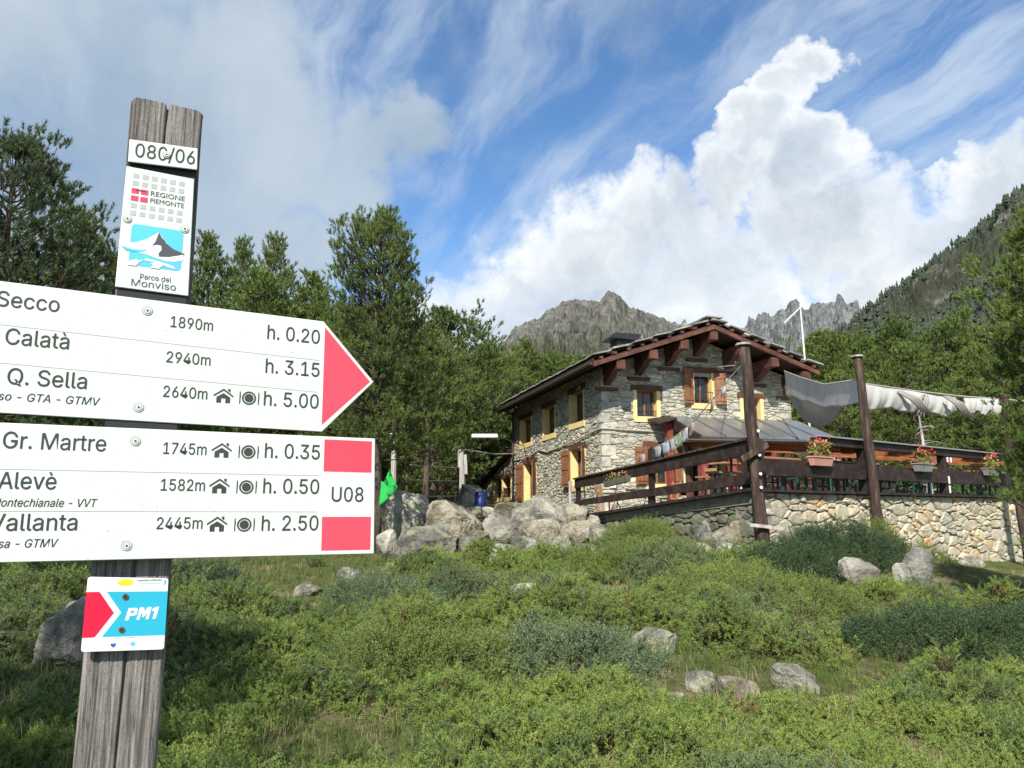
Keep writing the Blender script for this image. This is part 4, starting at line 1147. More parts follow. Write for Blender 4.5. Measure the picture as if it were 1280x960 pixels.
def shrub(x, y, rx, ry, h, protos, label, seed, dens=46, sc=1.15, name='juniper_bush', cat='shrub', group=None):
    rng = np.random.default_rng(seed)
    n = int(dens * 1.7 * rx * ry * 3.14 * (1 + h))
    r = np.sqrt(rng.random(n)); a = rng.uniform(0, 6.283, n)
    wob = .78 + .4 * vnoise(a * 1.2 + seed, r * 2, seed)
    px = x + rx * r * np.cos(a) * wob; py = y + ry * r * np.sin(a) * wob
    dome = h * np.sqrt(np.clip(1 - r ** 2.4, 0, 1)) * (.66 + .62 * fbm(px * 2.2, py * 2.2, seed, 3))
    lay = rng.random(n) ** .4
    pz = hgt(px, py) + np.maximum(dome * lay - .08, -.02)
    base = np.array([x, y, gz(x, y)])
    Vs = []; ts = []; rs_ = []
    for i in range(n):
        nv = Vector(((px[i] - x) / rx * .9, (py[i] - y) / ry * .9, 1)).normalized()
        m = np.array((Vector((0, 0, 1)).rotation_difference(nv).to_matrix() @ Matrix.Rotation(rng.uniform(0, 6.28), 3, 'Z'))) * sc * rng.uniform(.8, 1.3)
        V, t, r_ = LS[i % 3]
        Vs.append(V @ m.T + np.array([px[i], py[i], pz[i]]) - base); ts.append(t); rs_.append(r_ * .4 + rng.random() * .6)
    V = np.concatenate(Vs)
    mat = m_jun_s[2] if protos[0] in JD else (m_jun_s[1] if protos[0] in JB else m_jun_s[0])
    o = empty(name, base)
    link('foliage', mesh_np('foliage', V, np.arange(len(V)).reshape(-1, 3), [mat], False, {'t': np.concatenate(ts), 'r': np.concatenate(rs_)}), o)
    mb = MB(); rr = random.Random(seed)
    for k in range(9):
        a = rr.uniform(0, 6.28); l = rr.uniform(.5, .8)
        ex, ey = rx * l * math.cos(a), ry * l * math.sin(a)
        ez = gz(x + ex, y + ey) - base[2] + h * .35
        mb.tube([(0, 0, -.05), (ex * .5, ey * .5, h * .30 + ez * .3), (ex, ey, ez)], [.03, .02, .008], 5)
    mb.build('stem', m_twig, o)
    tag(o, label, cat, group)
    return o


shrub(6.0, 14.0, 1.2, .7, .72, JD, 'dark green juniper bush before the sunlit wall by the second pole', 1)
shrub(4.75, 13.4, .95, .7, .45, JD + JA[:1], 'low juniper spreading left of the dark bush by the wall', 2)
shrub(-1.75, 12.3, 1.15, .7, .42, JB + JD, 'grey-green juniper mound between the rock pile and the meadow', 3)
shrub(-4.55, 11.3, .85, .6, .75, JD, 'dark juniper bush close behind the right side of the post', 4)
shrub(-6.6, 12.6, 1.2, .7, .7, JD, 'dark juniper at the left edge below the lower board', 5)
shrub(.62, 8.5, .95, .6, .42, JB + JA[:1], 'bluish juniper mound in the middle of the slope', 6)
shrub(5.6, 9.6, 1.9, .75, .50, JD + JB[:1], 'shaded juniper mound near the right edge', 7)
shrub(2.5, 14.6, 1.1, .7, .5, JA, 'yellow-green juniper mound under the terrace corner', 8)
shrub(1.3, 14.9, .9, .55, .42, JA, 'yellow-green juniper mound before the rock pile', 9)
shrub(3.3, 11.6, 1.7, .95, .48, JA, 'broad bright juniper mound right of the lone rock', 10)
shrub(-.9, 8.2, .9, .6, .40, JA + JB[:1], 'bright juniper mound right of the marker plate', 11)
shrub(2.6, 16.9, .8, .9, .55, JA, 'leafy bush growing against the shaded wall', 12, name='leafy_bush')
shrub(7.55, 16.2, .45, .35, .75, JA, 'pale green bush at the foot of the second pole', 13, name='leafy_bush', dens=70)
shrub(8.8, 17.0, .55, .25, .3, JA, 'low weeds along the foot of the sunlit wall', 14, name='weeds', dens=40, cat='plant')


def grass_cover():
    rng = np.random.default_rng(44); N = 42000
    y = 3.2 + (26 - 3.2) * rng.random(N) ** 1.0; x = (rng.random(N) * 2 - 1) * (y * .74 + 1)
    keep = rng.random(N) < (y * .74 + 1) / 20 * np.clip(.35 + 2.5 / y, 0, 1)
    x, y = x[keep], y[keep]
    lx = (x - 4.66) * .8318 + (y - 15) * .5551; ly = -(x - 4.66) * .5551 + (y - 15) * .8318
    ok = ~((lx > -.2) & (ly > -.15)); x, y = x[ok], y[ok]
    H = jheight(x, y); p = np.where(H < .12, 1.0, np.where(H < .3, .10, .05)); ok = rng.random(len(x)) < p; x, y, H = x[ok], y[ok], H[ok]
    z = hgt(x, y) + np.where(H > .12, H * .55, 0)
    dry = fbm(x * .6, y * .6, 71, 3) + rng.normal(0, .08, len(x))
    idx = np.where(dry > .57, 2 + (rng.random(len(x)) < .6), (rng.random(len(x)) < .4)).astype(int)
    idx = np.where((H > .12) & (idx == 3), 2, idx)
    rot = np.stack([rng.normal(0, .12, len(x)), rng.normal(0, .12, len(x)), rng.uniform(0, 6.28, len(x))], 1)
    print('grass tufts', len(x))
    o = gn_scatter('grass', np.stack([x, y, z], 1), rot, rng.uniform(.7, 1.4, len(x)) * np.where(x > 6.5, .6, 1.0), idx, GR)
    tag(o, 'short green and straw coloured grass between the junipers', kind='stuff')


grass_cover()

# ------------------------------------------------------------------ the stone house
HA = R(90 - 74.4)
house = empty('stone_house', (3.29, 28.0, 0), HA)
tag(house, 'two-storey grey stone mountain refuge with slate gable roof and yellow window frames', 'house')
GW, SLN, AX = 7.97, 11.8, 19.6      # gable width, side length, end of annexe
ZB, ZE, RX = 1.0, 6.80, 3.9
rngh = np.random.default_rng(101)
FG = lambda u, v, w: (u, -w, v)
FS = lambda u, v, w: (-w, u, v)
slope = .345
under = lambda x: 8.33 - slope * abs(x - RX)

gable_open = [  # u0,u1,v0,v1, kind
    (1.34, 2.20, 5.20, 6.16, 'small'), (3.72, 4.52, 5.78, 6.95, 'shut'), (5.80, 6.60, 4.95, 6.05, 'plain'),
    (1.78, 2.62, 2.72, 4.05, 'shut2'), (4.9, 5.9, 1.9, 4.0, 'door'), (3.0, 3.9, 2.3, 3.8, 'dark')]
side_open = [(8.72, 10.55, 5.02, 6.22, 'small'), (5.25, 6.85, 5.10, 6.30, 'small'), (1.80, 3.30, 5.22, 6.42, 'small'),
             (8.0, 9.9, 2.30, 4.0, 'shut'), (1.75, 3.30, 2.75, 4.15, 'shut'), ]
ann_open = [(12.3, 15.9, 2.50, 3.50, 'double')]


def wall_panel(mb, FR, u0, u1, v0, v1, holes, dep=.38):
    us = sorted({u0, u1} | {h[0] for h in holes} | {h[1] for h in holes}); vs = sorted({v0, v1} | {h[2] for h in holes} | {h[3] for h in holes})
    for a, b in zip(us, us[1:]):
        for c, d in zip(vs, vs[1:]):
            mu, mv = (a + b) / 2, (c + d) / 2
            if any(h[0] < mu < h[1] and h[2] < mv < h[3] for h in holes): continue
            mb.add([FR(a, c, 0), FR(b, c, 0), FR(b, d, 0), FR(a, d, 0)], [(0, 1, 2, 3)])
    for h in holes:
        a, b, c, d = h[:4]
        mb.add([FR(a, c, 0), FR(b, c, 0), FR(b, d, 0), FR(a, d, 0), FR(a, c, -dep), FR(b, c, -dep), FR(b, d, -dep), FR(a, d, -dep)],
               [(0, 1, 5, 4), (1, 2, 6, 5), (2, 3, 7, 6), (3, 0, 4, 7)])


def fbox(mb, FR, u0, u1, v0, v1, w0, w1):
    mb.hexa([FR(u0, v0, w0), FR(u1, v0, w0), FR(u1, v0, w1), FR(u0, v0, w1), FR(u0, v1, w0), FR(u1, v1, w0), FR(u1, v1, w1), FR(u0, v1, w1)])


# walls: joint-coloured core behind the stones
wg = MB(); wall_panel(wg, FG, 0.0, GW, ZB, ZE, gable_open)
top = [(0.0, ZE), (GW, ZE), (GW, under(GW) - .02), (RX, under(RX) - .02), (0.0, under(0) - .02)]
wg.add([FG(u, v, 0) for u, v in top], [(0, 1, 2, 3, 4)])
wg.add([(GW, 0, ZB), (GW, SLN, ZB), (GW, SLN, 7.0), (GW, 0, 7.0)], [(0, 1, 2, 3)])
wg.add([(0, SLN, ZB), (GW, SLN, ZB), (GW, SLN, 7.0), (RX, SLN, 8.3), (0, SLN, 7.0)], [(0, 1, 2, 3, 4)])
gw = wg.build('gable_wall', m_mortar2, house)
ws = MB(); wall_panel(ws, FS, 0.0, SLN, ZB, 6.98, side_open)
sw = ws.build('side_wall', m_mortar2, house)
wa = MB()
annz = lambda u: 4.72 - (u - SLN) * (4.72 - 3.05) / (AX - SLN)
wall_panel(wa, FS, SLN, AX, ZB, 2.98, [(12.3, 15.9, 2.50, 2.98)])
wall_panel(wa, FS, SLN, 16.9, 2.98, 3.6, [(12.3, 15.9, 2.98, 3.50)])
wa.add([FS(SLN, 3.6, 0), FS(16.9, 3.6, 0), FS(SLN, 4.7, 0)], [(0, 1, 2)])
wa.add([FS(16.9, 2.98, 0), FS(AX, 2.98, 0), FS(16.9, 3.6, 0)], [(0, 1, 2)])
wa.add([(0, AX, ZB), (6, AX, ZB), (6, AX, 3.0), (0, AX, 3.0)], [(0, 1, 2, 3)])
aw = wa.build('annexe_wall', m_mortar2, house)

cg = stone_cells([(0, ZB), (GW, ZB), (GW, under(GW)), (RX, under(RX)), (0, under(0))], gable_open, .108, 2.6, rngh, .08, .6, .010)
cg = [c for c in cg if max(p[1] for p in c) > 1.6]
stonework(gw, cg, FG, .035, m_hstone, rngh, 170, rounds=1)
cs = stone_cells([(0, ZB), (SLN, ZB), (SLN, 6.98), (0, 6.98)], side_open, .13, 2.4, rngh, .08, .6, .010)
stonework(sw, cs, FS, .045, m_hstone, rngh, 110)
ca = stone_cells([(SLN, 1.6), (AX, 1.6), (AX, 3.05), (SLN, 4.7)], ann_open, .17, 2.2, rngh, .05, .5, .012)
stonework(aw, ca, FS, .04, m_hstone, rngh, 20)
# quoins
for k in range(13):
    v = 1.7 + k * .40; l = .50 if k % 2 else .30; l2 = .26 if k % 2 else .46
    mb = MB(); mb.rnd = random.choice([.2, .5, .72, .3]); mb.box(-.05, l, -.052, l2, v, v + .37); mb.build('quoin', m_hstone, house, bevel=.02)


def opening(FR, o, lintel=.20, frame=.13, deep=.30, far_wide=False, curtain=False, label=None):
    u0, u1, v0, v1, kind = o
    mb = MB()
    e = .055
    # yellow painted surround: band on the wall face and reveal
    fbox(mb, FR, u0 - frame * .55, u0 + .03, v0 - .02, v1, -deep, e)
    fbox(mb, FR, u1 - .03, u1 + frame * .55, v0 - .02, v1, -deep, e)
    fbox(mb, FR, u0 - frame * .55, u1 + frame * .55, v0 - frame, v0 - .021, -deep, e + .02)
    w = mb.build('window', m_yellow, house)
    if label: w['label'] = label
    lb = MB(); fbox(lb, FR, u0 - .22, u1 + .22, v1 + .001, v1 + lintel, -deep, e + .015); lb.build('lintel', m_lintel, w)
    sb = MB(); s = .06
    fbox(sb, FR, u0 + .03, u0 + .03 + s, v0 - .02, v1, -deep + .04, -deep + .09); fbox(sb, FR, u1 - .03 - s, u1 - .03, v0 - .02, v1, -deep + .04, -deep + .09)
    mu = (u0 + u1) / 2
    fbox(sb, FR, mu - .035, mu + .035, v0 - .02, v1, -deep + .04, -deep + .095)
    fbox(sb, FR, u0 + .03 + s, mu - .035, v0 - .02, v0 + .05, -deep + .04, -deep + .09); fbox(sb, FR, mu + .035, u1 - .03 - s, v0 - .02, v0 + .05, -deep + .04, -deep + .09)
    fbox(sb, FR, u0 + .03 + s, mu - .035, v1 - .06, v1, -deep + .04, -deep + .09); fbox(sb, FR, mu + .035, u1 - .03 - s, v1 - .06, v1, -deep + .04, -deep + .09)
    sb.build('sash', m_shutter, w)
    for a, b in ((u0 + .09, mu - .035), (mu + .035, u1 - .09)):
        gb = MB(); fbox(gb, FR, a, b, v0 + .05, v1 - .06, -deep + .05, -deep + .06); gb.build('pane', m_glass, w)
    if curtain:
        for a, b in ((u0 + .1, u0 + .28), (u1 - .24, u1 - .1)):
            cb = MB(); fbox(cb, FR, a, b, v0 + .1, v1 - .1, -deep + .005, -deep + .02); cb.build('curtain', m_white, w)
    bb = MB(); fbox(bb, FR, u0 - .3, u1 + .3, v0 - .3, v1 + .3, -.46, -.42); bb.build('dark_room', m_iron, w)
    return w


def shutter(FR, hinge, width, v0, v1, side, ang, w):
    """side=+1 leaf lies to the right of the hinge; ang = how far it stands off the wall"""
    n = 4; ca, sa = math.cos(R(ang)), math.sin(R(ang))
    G2 = lambda a, v, t: FR(hinge + side * (a * ca - t * sa * 1.0), v, .09 + a * sa + t * ca)
    mb = MB()
    for k in range(n):
        a0, a1 = k * width / n + .004, (k + 1) * width / n - .004
        mb.hexa([G2(a0, v0, 0), G2(a1, v0, 0), G2(a1, v0, .035), G2(a0, v0, .035), G2(a0, v1, 0), G2(a1, v1, 0), G2(a1, v1, .035), G2(a0, v1, .035)])
    sh = mb.build('shutter', m_shutter, w)
    for v in (v0 + .16, (v0 + v1) / 2, v1 - .16):
        mb = MB(); mb.hexa([G2(.01, v - .045, .037), G2(width - .01, v - .045, .037), G2(width - .01, v - .045, .06), G2(.01, v - .045, .06), G2(.01, v + .045, .037), G2(width - .01, v + .045, .037), G2(width - .01, v + .045, .06), G2(.01, v + .045, .06)])
        mb.build('batten', m_shutter, sh)


def rail(FR, u0, u1, v, w, parent, h=.28):
    mb = MB(); n = max(4, int((u1 - u0) / .12))
    mb.tube([FR(u0, v + h, w), FR(u1, v + h, w)], .014, 5); mb.tube([FR(u0, v + .04, w), FR(u1, v + .04, w)], .014, 5)
    for k in range(n + 1):
        u = u0 + (u1 - u0) * k / n; mb.tube([FR(u, v + .04, w), FR(u + (.03 if k % 2 else -.03), v + h * .5, w + .03), FR(u, v + h, w)], .010, 4)
    mb.build('iron_grille', m_iron, parent)


labs_g = {'small': 'small upper gable window with wide yellow frame', 'shut': 'upper gable window with two brown shutters', 'plain': 'yellow framed window behind the first tall pole', 'shut2': 'lower gable window with shutters and yellow frame'}
for o in gable_open:
    if o[4] in ('door', 'dark'):
        w = MB(); fbox(w, FG, o[0] - .09, o[0] + .02, o[2], o[3], -.3, .05); fbox(w, FG, o[1] - .02, o[1] + .09, o[2], o[3], -.3, .05); fbox(w, FG, o[0] - .12, o[1] + .12, o[3] + .001, o[3] + .16, -.3, .06)
        d = w.build('doorway', m_yellow if o[4] == 'door' else m_lintel, house)
        w = MB(); fbox(w, FG, o[0], o[1], o[2], o[3], -.30, -.26); w.build('door_leaf', m_orange if o[4] == 'door' else m_glass, d)
        continue
    w = opening(FG, o, frame=.22 if o[4] != 'plain' else .2, deep=.28, curtain=o[4] == 'shut', label=labs_g[o[4]])
    if o[4] == 'small': rail(FG, o[0] + .04, o[1] - .04, o[2] - .02, -.02, w, .22)
    if o[4] == 'shut':
        shutter(FG, o[0] - .04, .46, o[2] - .04, o[3] + .12, -1, 12, w); shutter(FG, o[1] + .06, .44, o[2] - .04, o[3] - .02, 1, 24, w); rail(FG, o[0] + .02, o[1] - .02, o[2], .09, w, .42)
    if o[4] == 'shut2':
        shutter(FG, o[0] + .02, .62, o[2] - .02, o[3] + .02, -1, 6, w); shutter(FG, o[1] + .06, .42, o[2] - .02, o[3] - .02, 1, 8, w)
for o in side_open:
    w = opening(FS, o, lintel=.22, frame=.24, deep=.34)
    if o[4] == 'small':
        rail(FS, o[0] + .15, o[0] + .75, o[2], -.06, w, .35)
    else:
        wd = (o[1] - o[0]) * .40
        shutter(FS, o[0] - .02, wd, o[2] - .05, o[3] + .02, -1, 26, w); shutter(FS, o[1] + .02, wd, o[2] - .05, o[3] + .02, 1, 10, w)
w = opening(FS, ann_open[0], lintel=.16, frame=.22, deep=.34, label='double yellow framed window of the low annexe')
mb = MB(); fbox(mb, FS, 14.0, 14.2, 2.48, 3.5, -.3, .05); mb.build('mullion', m_yellow, w)

# painted patches, plaque, string course cable
mb = MB(); fbox(mb, FG, 3.02 - .1, 3.34 - .1, 2.45, 4.0, 0, .085); mb.build('whitewashed_panel', m_cream, house)
mb = MB(); fbox(mb, FG, .18, .46, 2.56, 2.86, .06, .10); mb.build('plaque', m_white, house)
mb = MB(); mb.tube([FS(SLN, 4.30, .09), FS(9.9, 4.28, .09), FS(8.4, 4.36, .09), FS(7.4, 4.5, .09), FS(6.2, 4.32, .09), FS(4.3, 4.38, .1), FS(2, 4.52, .1), FS(0.4, 4.66, .1), FG(-.09, 4.69, .09), FG(.8, 4.67, .09), FG(2.8, 4.60, .09)], .030, 5)
mb.build('wall_cable', m_cable, house)
mb = MB(); mb.tube([(-.10, SLN - .1, 6.7), (-.10, SLN - .1, 1.9)], .055, 8); mb.tube([(-.9, SLN - .1, 6.93), (-.5, SLN - .1, 6.85), (-.10, SLN - .1, 6.6)], .05, 8)
mb.build('downpipe', m_gutter, house)

# roof ------------------------------------------------------------
roof = empty('roof'); roof.parent = house
XL, XR, YF, YB = -.86, 8.30, -1.45, SLN + 1.6


def on(x, dz): return under(x) + dz


for sgn, xa in ((-1, XL), (1, XR)):
    mb = MB()   # barge rafter over the gable front
    mb.prism([(RX, YF, on(RX, 0)), (xa, YF, on(xa, 0)), (xa, YF, on(xa, .16)), (RX, YF, on(RX, .16))], (0, .14, 0))
    mb.build('barge_rafter', m_redwood, roof)
    mb = MB()   # boarding under the slates
    mb.prism([(RX, YF + .05, on(RX, .161)), (xa, YF + .05, on(xa, .161)), (xa, YF + .05, on(xa, .20)), (RX, YF + .05, on(RX, .20))], (0, YB - YF - .1, 0))
    mb.build('roof_boarding', m_soffit, roof)
    n = 9
    for k in range(n):
        t = (k + .5) / n; x = RX + (xa - RX) * t
        mb = MB(); mb.box(x - .07, x + .07, YF - .02, YF + .5, on(x, .201), on(x, .298)); mb.build('batten_end', m_redwood, roof)
    mb = MB()   # the layer the slates lie on
    mb.prism([(RX, YF + .1, on(RX, .30)), (xa, YF + .1, on(xa, .30)), (xa, YF + .1, on(xa, .345)), (RX, YF + .1, on(RX, .345))], (0, YB - YF - .2, 0))
    mb.build('lath_layer', m_soffit, roof)
mb = MB(); mb.box(XL - .03, XL + .02, YF + .02, YB - .02, on(XL, .02), on(XL, .30)); mb.build('eave_board', m_soffit, roof)
mb = MB(); mb.tube([(XL - .08, YF + .1, on(XL, .12)), (XL - .08, YB, on(XL, .08))], .065, 8); mb.build('gutter', m_gutter, roof)
for k in range(15):   # rafters under the left eave and right eave
    y = YF + .75 + k * .88
    if y > YB: break
    for xa, xb in ((XL + .02, -.02), (GW + .02, XR - .02)):
        mb = MB(); mb.beam((xa, y, on(xa, .10)), (xb, y, on(xb, .10)), .13, .18); mb.build('rafter', m_soffit, roof)
for i, x in enumerate([.18, 1.46, 2.70, RX, 5.15, 6.42, 7.75]):   # purlins showing in the gable, with corbels
    mb = MB(); hh = .34; mb.box(x - .16, x + .16, YF + .06, .10, on(x, -hh - .04), on(x, -.003) - (.05 if x != RX else .02)); mb.build('purlin', m_redwood, roof)
    mb = MB(); mb.prism([(x - .13, .05, on(x, -hh - .045)), (x - .13, -.80, on(x, -hh - .045)), (x - .13, -.62, on(x, -hh - .20)), (x - .13, .05, on(x, -hh - .46))], (.26, 0, 0)); mb.build('corbel', m_redwood, roof)
    sgn = -1 if x < RX else 1
    mb = MB(); mb.box(x - .45, x + .45, -.10, .02, on(x, -hh - .62), on(x, -hh - .49)); mb.build('bearing_plate', m_lintel, roof)

rs = np.random.default_rng(8); rest = MB()
for sgn, xa in ((-1, XL), (1, XR)):
    Lr = abs(xa - RX); rows = int(Lr / .40) + 1; ncol = 26
    for r_ in range(rows):
        t0 = r_ * .40
        for c in range(ncol):
            y = YF - .10 + c * .54 + (.27 if r_ % 2 else 0) + rs.uniform(-.04, .04)
            if y > YB: continue
            wv = rs.uniform(.50, .58); tl = rs.uniform(.54, .64); th = rs.uniform(.035, .065)
            # t measured from eave upward
            xe = xa - sgn * (-.08 + t0) if sgn > 0 else xa + (-.08 + t0)
            dx = -sgn * tl
            x1 = xe + dx
            if sgn < 0 and x1 > RX + .12: x1 = RX + .12
            if sgn > 0 and x1 < RX - .12: x1 = RX - .12
            z0 = under(xe) + .385 + rs.uniform(0, .03); z1 = under(x1) + .350 + rs.uniform(0, .015)
            jy0, jy1 = rs.uniform(-.03, .03, 2)
            P = [(xe, y + jy0, z0), (x1, y, z1), (x1, y + wv, z1), (xe, y + wv + jy1, z0 + rs.uniform(-.01, .01))]
            Q = [(p[0], p[1], p[2] + th) for p in P]
            first = c < 2 or (r_ == 0 and sgn < 0 and c < 20)
            if first:
                mb = MB(); mb.hexa(P + Q); mb.build('slate', m_slate, roof)
            else:
                rest.hexa(P + Q)
tag(rest.build('slate_cover', m_slate, roof), kind='stuff')
for k in range(7):
    mb = MB(); y = YF - .06 + k * 1.9; mb.box(RX - .34, RX + .34, y, y + 1.85, on(RX, .42), on(RX, .47)); o = mb.build('ridge_slab', m_slate, roof); o.rotation_euler = (0, 0, 0)
mb = MB(); mb.tube([(RX - .35, YF + 1.6, on(RX, .44)), (RX - .36, YF + 1.6, on(RX, .60)), (RX - .34, YF + 1.6, on(RX, .74))], [.12, .10, .03], 7); mb.build('ridge_finial', m_rockp, roof)
ch = empty('chimney'); ch.parent = roof
mb = MB(); mb.box(2.25, 2.85, 3.7, 4.4, 7.6, 9.00); mb.build('chimney_stack', m_iron, ch)
mb = MB(); mb.prism([(1.86, 3.5, 9.0), (3.15, 3.5, 8.95), (3.32, 3.5, 9.22), (2.1, 3.5, 9.22)], (0, 1.1, 0)); mb.build('chimney_cap', m_iron, ch)
# annexe roof
mb = MB(); mb.prism([FS(SLN + .03, annz(SLN) + .05, .35), FS(AX + .5, annz(AX + .5) + .05, .35), FS(AX + .5, annz(AX + .5) + .22, .35), FS(SLN + .03, annz(SLN) + .22, .35)], (5.5, 0, 0)); mb.build('annexe_roof', m_soffit, house)
ar = MB()
for c in range(14):
    for r_ in range(5):
        u = SLN + .05 + c * .60; zz = annz(u) + .26; ar.box(-.42 + r_ * .9, -.42 + r_ * .9 + .86, u, u + .68, zz, zz + .05, Matrix.Translation((0, 0, 0)))
tag(ar.build('annexe_slates', m_slate, house), kind='stuff')

# porch with sheet metal roof in front of the gable ----------------
porch = empty('porch_roof'); porch.parent = house
PW0, PW1, PF0, PF1, PD = 2.65, 8.2, 2.30, 7.9, 3.0
pz0, pz1 = 5.22, 4.17
n = 6
for k in range(n):
    a, b = k / n, (k + 1) / n - .004
    mb = MB()
    p = lambda f, back: (PW0 + (PW1 - PW0) * f, -.02, pz0) if back else (PF0 + (PF1 - PF0) * f, -PD, pz1)
    q = [p(a, 0), p(b, 0), p(b, 1), p(a, 1)]
    mb.hexa(q + [(x, y, z + .03) for x, y, z in q])
    sx = p(a, 0); sy = p(a, 1); mb.beam((sx[0], sx[1], sx[2] + .05), (sy[0], sy[1], sy[2] + .05), .03, .05)
    mb.build('metal_sheet', m_metal, porch)
mb = MB(); mb.box(PF0 - .05, PF1 + .05, -PD - .02, -PD + .10, pz1 - .22, pz1 - .01); mb.build('fascia', m_gutter, porch)
mb = MB(); mb.tube([(PF0 - .08, -PD - .09, pz1 - .06), (PF1 + .1, -PD - .09, pz1 - .10)], .07, 8); mb.build('gutter', m_gutter, porch)
mb = MB(); mb.hexa([(PF0 - .04, -PD, pz1 - .30), (PF0 + .04, -PD, pz1 - .30), (PW0 - .02, 0, pz0 - .30), (PW0 - .10, 0, pz0 - .30), (PF0 - .04, -PD, pz1 + .05), (PF0 + .04, -PD, pz1 + .05), (PW0 - .02, 0, pz0 + .05), (PW0 - .10, 0, pz0 + .05)]); mb.build('side_fascia', m_darkwood, porch)
mb = MB(); mb.hexa([(PW0 - .85, -.9, pz0 - .42), (PW0 - .10, -.9, pz0 - .20), (PW0 - .12, 0, pz0 - .02), (PW0 - .90, 0, pz0 - .14), (PW0 - .85, -.9, pz0 - .37), (PW0 - .10, -.9, pz0 - .15), (PW0 - .12, 0, pz0 + .03), (PW0 - .90, 0, pz0 - .09)]); mb.build('side_awning', m_darkwood, porch)
mb = MB(); mb.box(PF0, PF1, -PD + .14, -PD + .30, pz1 - .45, pz1 - .24); mb.build('beam', m_redwood, porch)
for x, y, w_ in ((PF0 + .15, -PD + .22, .24), (3.55, -PD + .22, .22), (5.15, -PD + .22, .16), (6.6, -PD + .22, .16), (7.75, -PD + .22, .20), (2.4, -.5, .22)):
    mb = MB(); mb.box(x - w_ / 2, x + w_ / 2, y - w_ / 2, y + w_ / 2, 1.4, pz1 - .46 if y < -1 else 4.9); mb.build('column', m_redpaint, porch)
for k in range(8):
    x = PF0 + .35 + k * .72; mb = MB(); mb.beam((x, -PD + .2, pz1 - .13), (x + .2, -.05, pz0 - .13), .09, .14); mb.build('rafter', m_redwood, porch)
# kiosk panels under the porch
mb = MB(); mb.box(2.75, 3.30, -1.9, -1.82, 2.0, 3.9); o = mb.build('glazed_door', m_glass, porch)
mb = MB(); mb.box(3.95, 4.95, -2.2, -2.1, 2.95, 3.75); mb.build('menu_board', m_orange, porch)
mb = MB(); mb.box(3.82, 3.93, -2.25, -2.05, 2.0, 3.95); mb.build('yellow_jamb', m_yellow, porch)
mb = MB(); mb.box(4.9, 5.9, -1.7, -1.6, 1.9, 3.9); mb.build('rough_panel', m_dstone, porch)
mb = MB(); mb.box(3.9, 5.2, -2.3, -1.7, 1.9, 2.65); mb.build('counter', m_cream, porch)
mb = MB(); mb.box(3.85, 5.25, -2.42, -1.65, 2.66, 2.72); mb.build('counter_top', m_benchwood, porch)

# antenna mast behind the roof
an = empty('antenna_mast', (13.1, 34, 0)); tag(an, 'thin white antenna mast with slanting rod right of the roof', 'antenna')
mb = MB(); mb.tube([(0.06, 0, gz(13.1, 34)), (.03, 0, 8), (-.03, 0, 11.05)], [.05, .045, .03], 7); mb.build('pole', m_white, an)
mb = MB(); mb.tube([(-.05, 0, 10.85), (-.8, 0, 10.15)], .03, 6); mb.build('rod', m_white, an)

# ------------------------------------------------------------------ terrace
TA = math.atan2(.55513, .83177)
FLZ = 2.04
rngt = np.random.default_rng(55)
tv = [(4.75, 15.2, FLZ), (1.85, 21.1, 1.50), (3.15, 27.9, 1.48), (11.0, 30.2, 1.95), (24, 31, 2.0), (22, 26.4, 2.04), (8, 24, 1.95)]
me = bpy.data.meshes.new('terrace_floor'); me.from_pydata(tv, [], [(0, 6, 1), (1, 6, 2), (2, 6, 3), (3, 6, 4), (4, 6, 5), (5, 6, 0)]); me.materials.append(m_floor)
tag(link('terrace_floor', me), 'paved terrace floor in front of the house', kind='structure')

tw = empty('terrace_wall', (4.66, 15.0, 0), TA); tag(tw, 'sunlit dry-stone retaining wall carrying the terrace at the right', 'stone wall')
TL = 16.0
FT = lambda u, v, w: (u, -w, v)
mb = MB(); mb.box(.02, TL, 0, .5, -.8, 2.02); core = mb.build('wall_core', m_mortar, tw)
zb = lambda u: gz(4.66 + u * .8318, 15 + u * .5551) - .35
bound = [(0, zb(0)), (5, zb(5)), (12, zb(12)), (TL, zb(TL)), (TL, 2.03), (0, 2.03)]
ct = stone_cells([(0, min(zb(0), zb(12))), (TL, min(zb(12), zb(TL))), (TL, 2.03), (0, 2.03)], [], .128, 1.75, rngt, .05, 2.4, .008)
ct = [c for c in ct if max(p[1] for p in c) > zb(sum(p[0] for p in c) / len(c)) + .2]


def trnd(c, rng):
    r = rng.random(); return float(.97 + .03 * rng.random() if r > .982 else r * .95)


stonework(core, ct, FT, .055, m_tstone, rngt, 290, rounds=1, rnd_fn=trnd)
mb = MB(); mb.box(-.12, TL, -.16, .30, 2.035, 2.085); mb.build('sill_board', m_darkwood, tw)

# shaded side wall of the terrace
LA = math.atan2(6.0, -2.91)
sw2 = empty('terrace_side_wall', (4.66, 15.0, 0), 0); tag(sw2, 'dark shaded stone side wall of the terrace running back to the house', 'stone wall')
DL = (-.4363, .8998); LLn = 6.67; NL = (-.8998, -.4363)
FL = lambda u, v, w: (DL[0] * u + NL[0] * w, DL[1] * u + NL[1] * w, v)
topz = lambda u: 2.05 - .56 * u / LLn
mb = MB(); mb.hexa([FL(0.0, -.3, 0), FL(LLn, .2, 0), FL(LLn, .2, -.4), FL(0, -.3, -.4), FL(0.0, topz(0) - .02, 0), FL(LLn, topz(LLn) - .02, 0), FL(LLn, topz(LLn) - .02, -.4), FL(0, topz(0) - .02, -.4)]); core2 = mb.build('wall_core', m_mortar, sw2)
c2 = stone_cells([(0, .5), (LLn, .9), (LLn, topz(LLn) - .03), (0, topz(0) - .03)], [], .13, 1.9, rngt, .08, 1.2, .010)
stonework(core2, c2, FL, .05, m_dstone, rngt, 160)
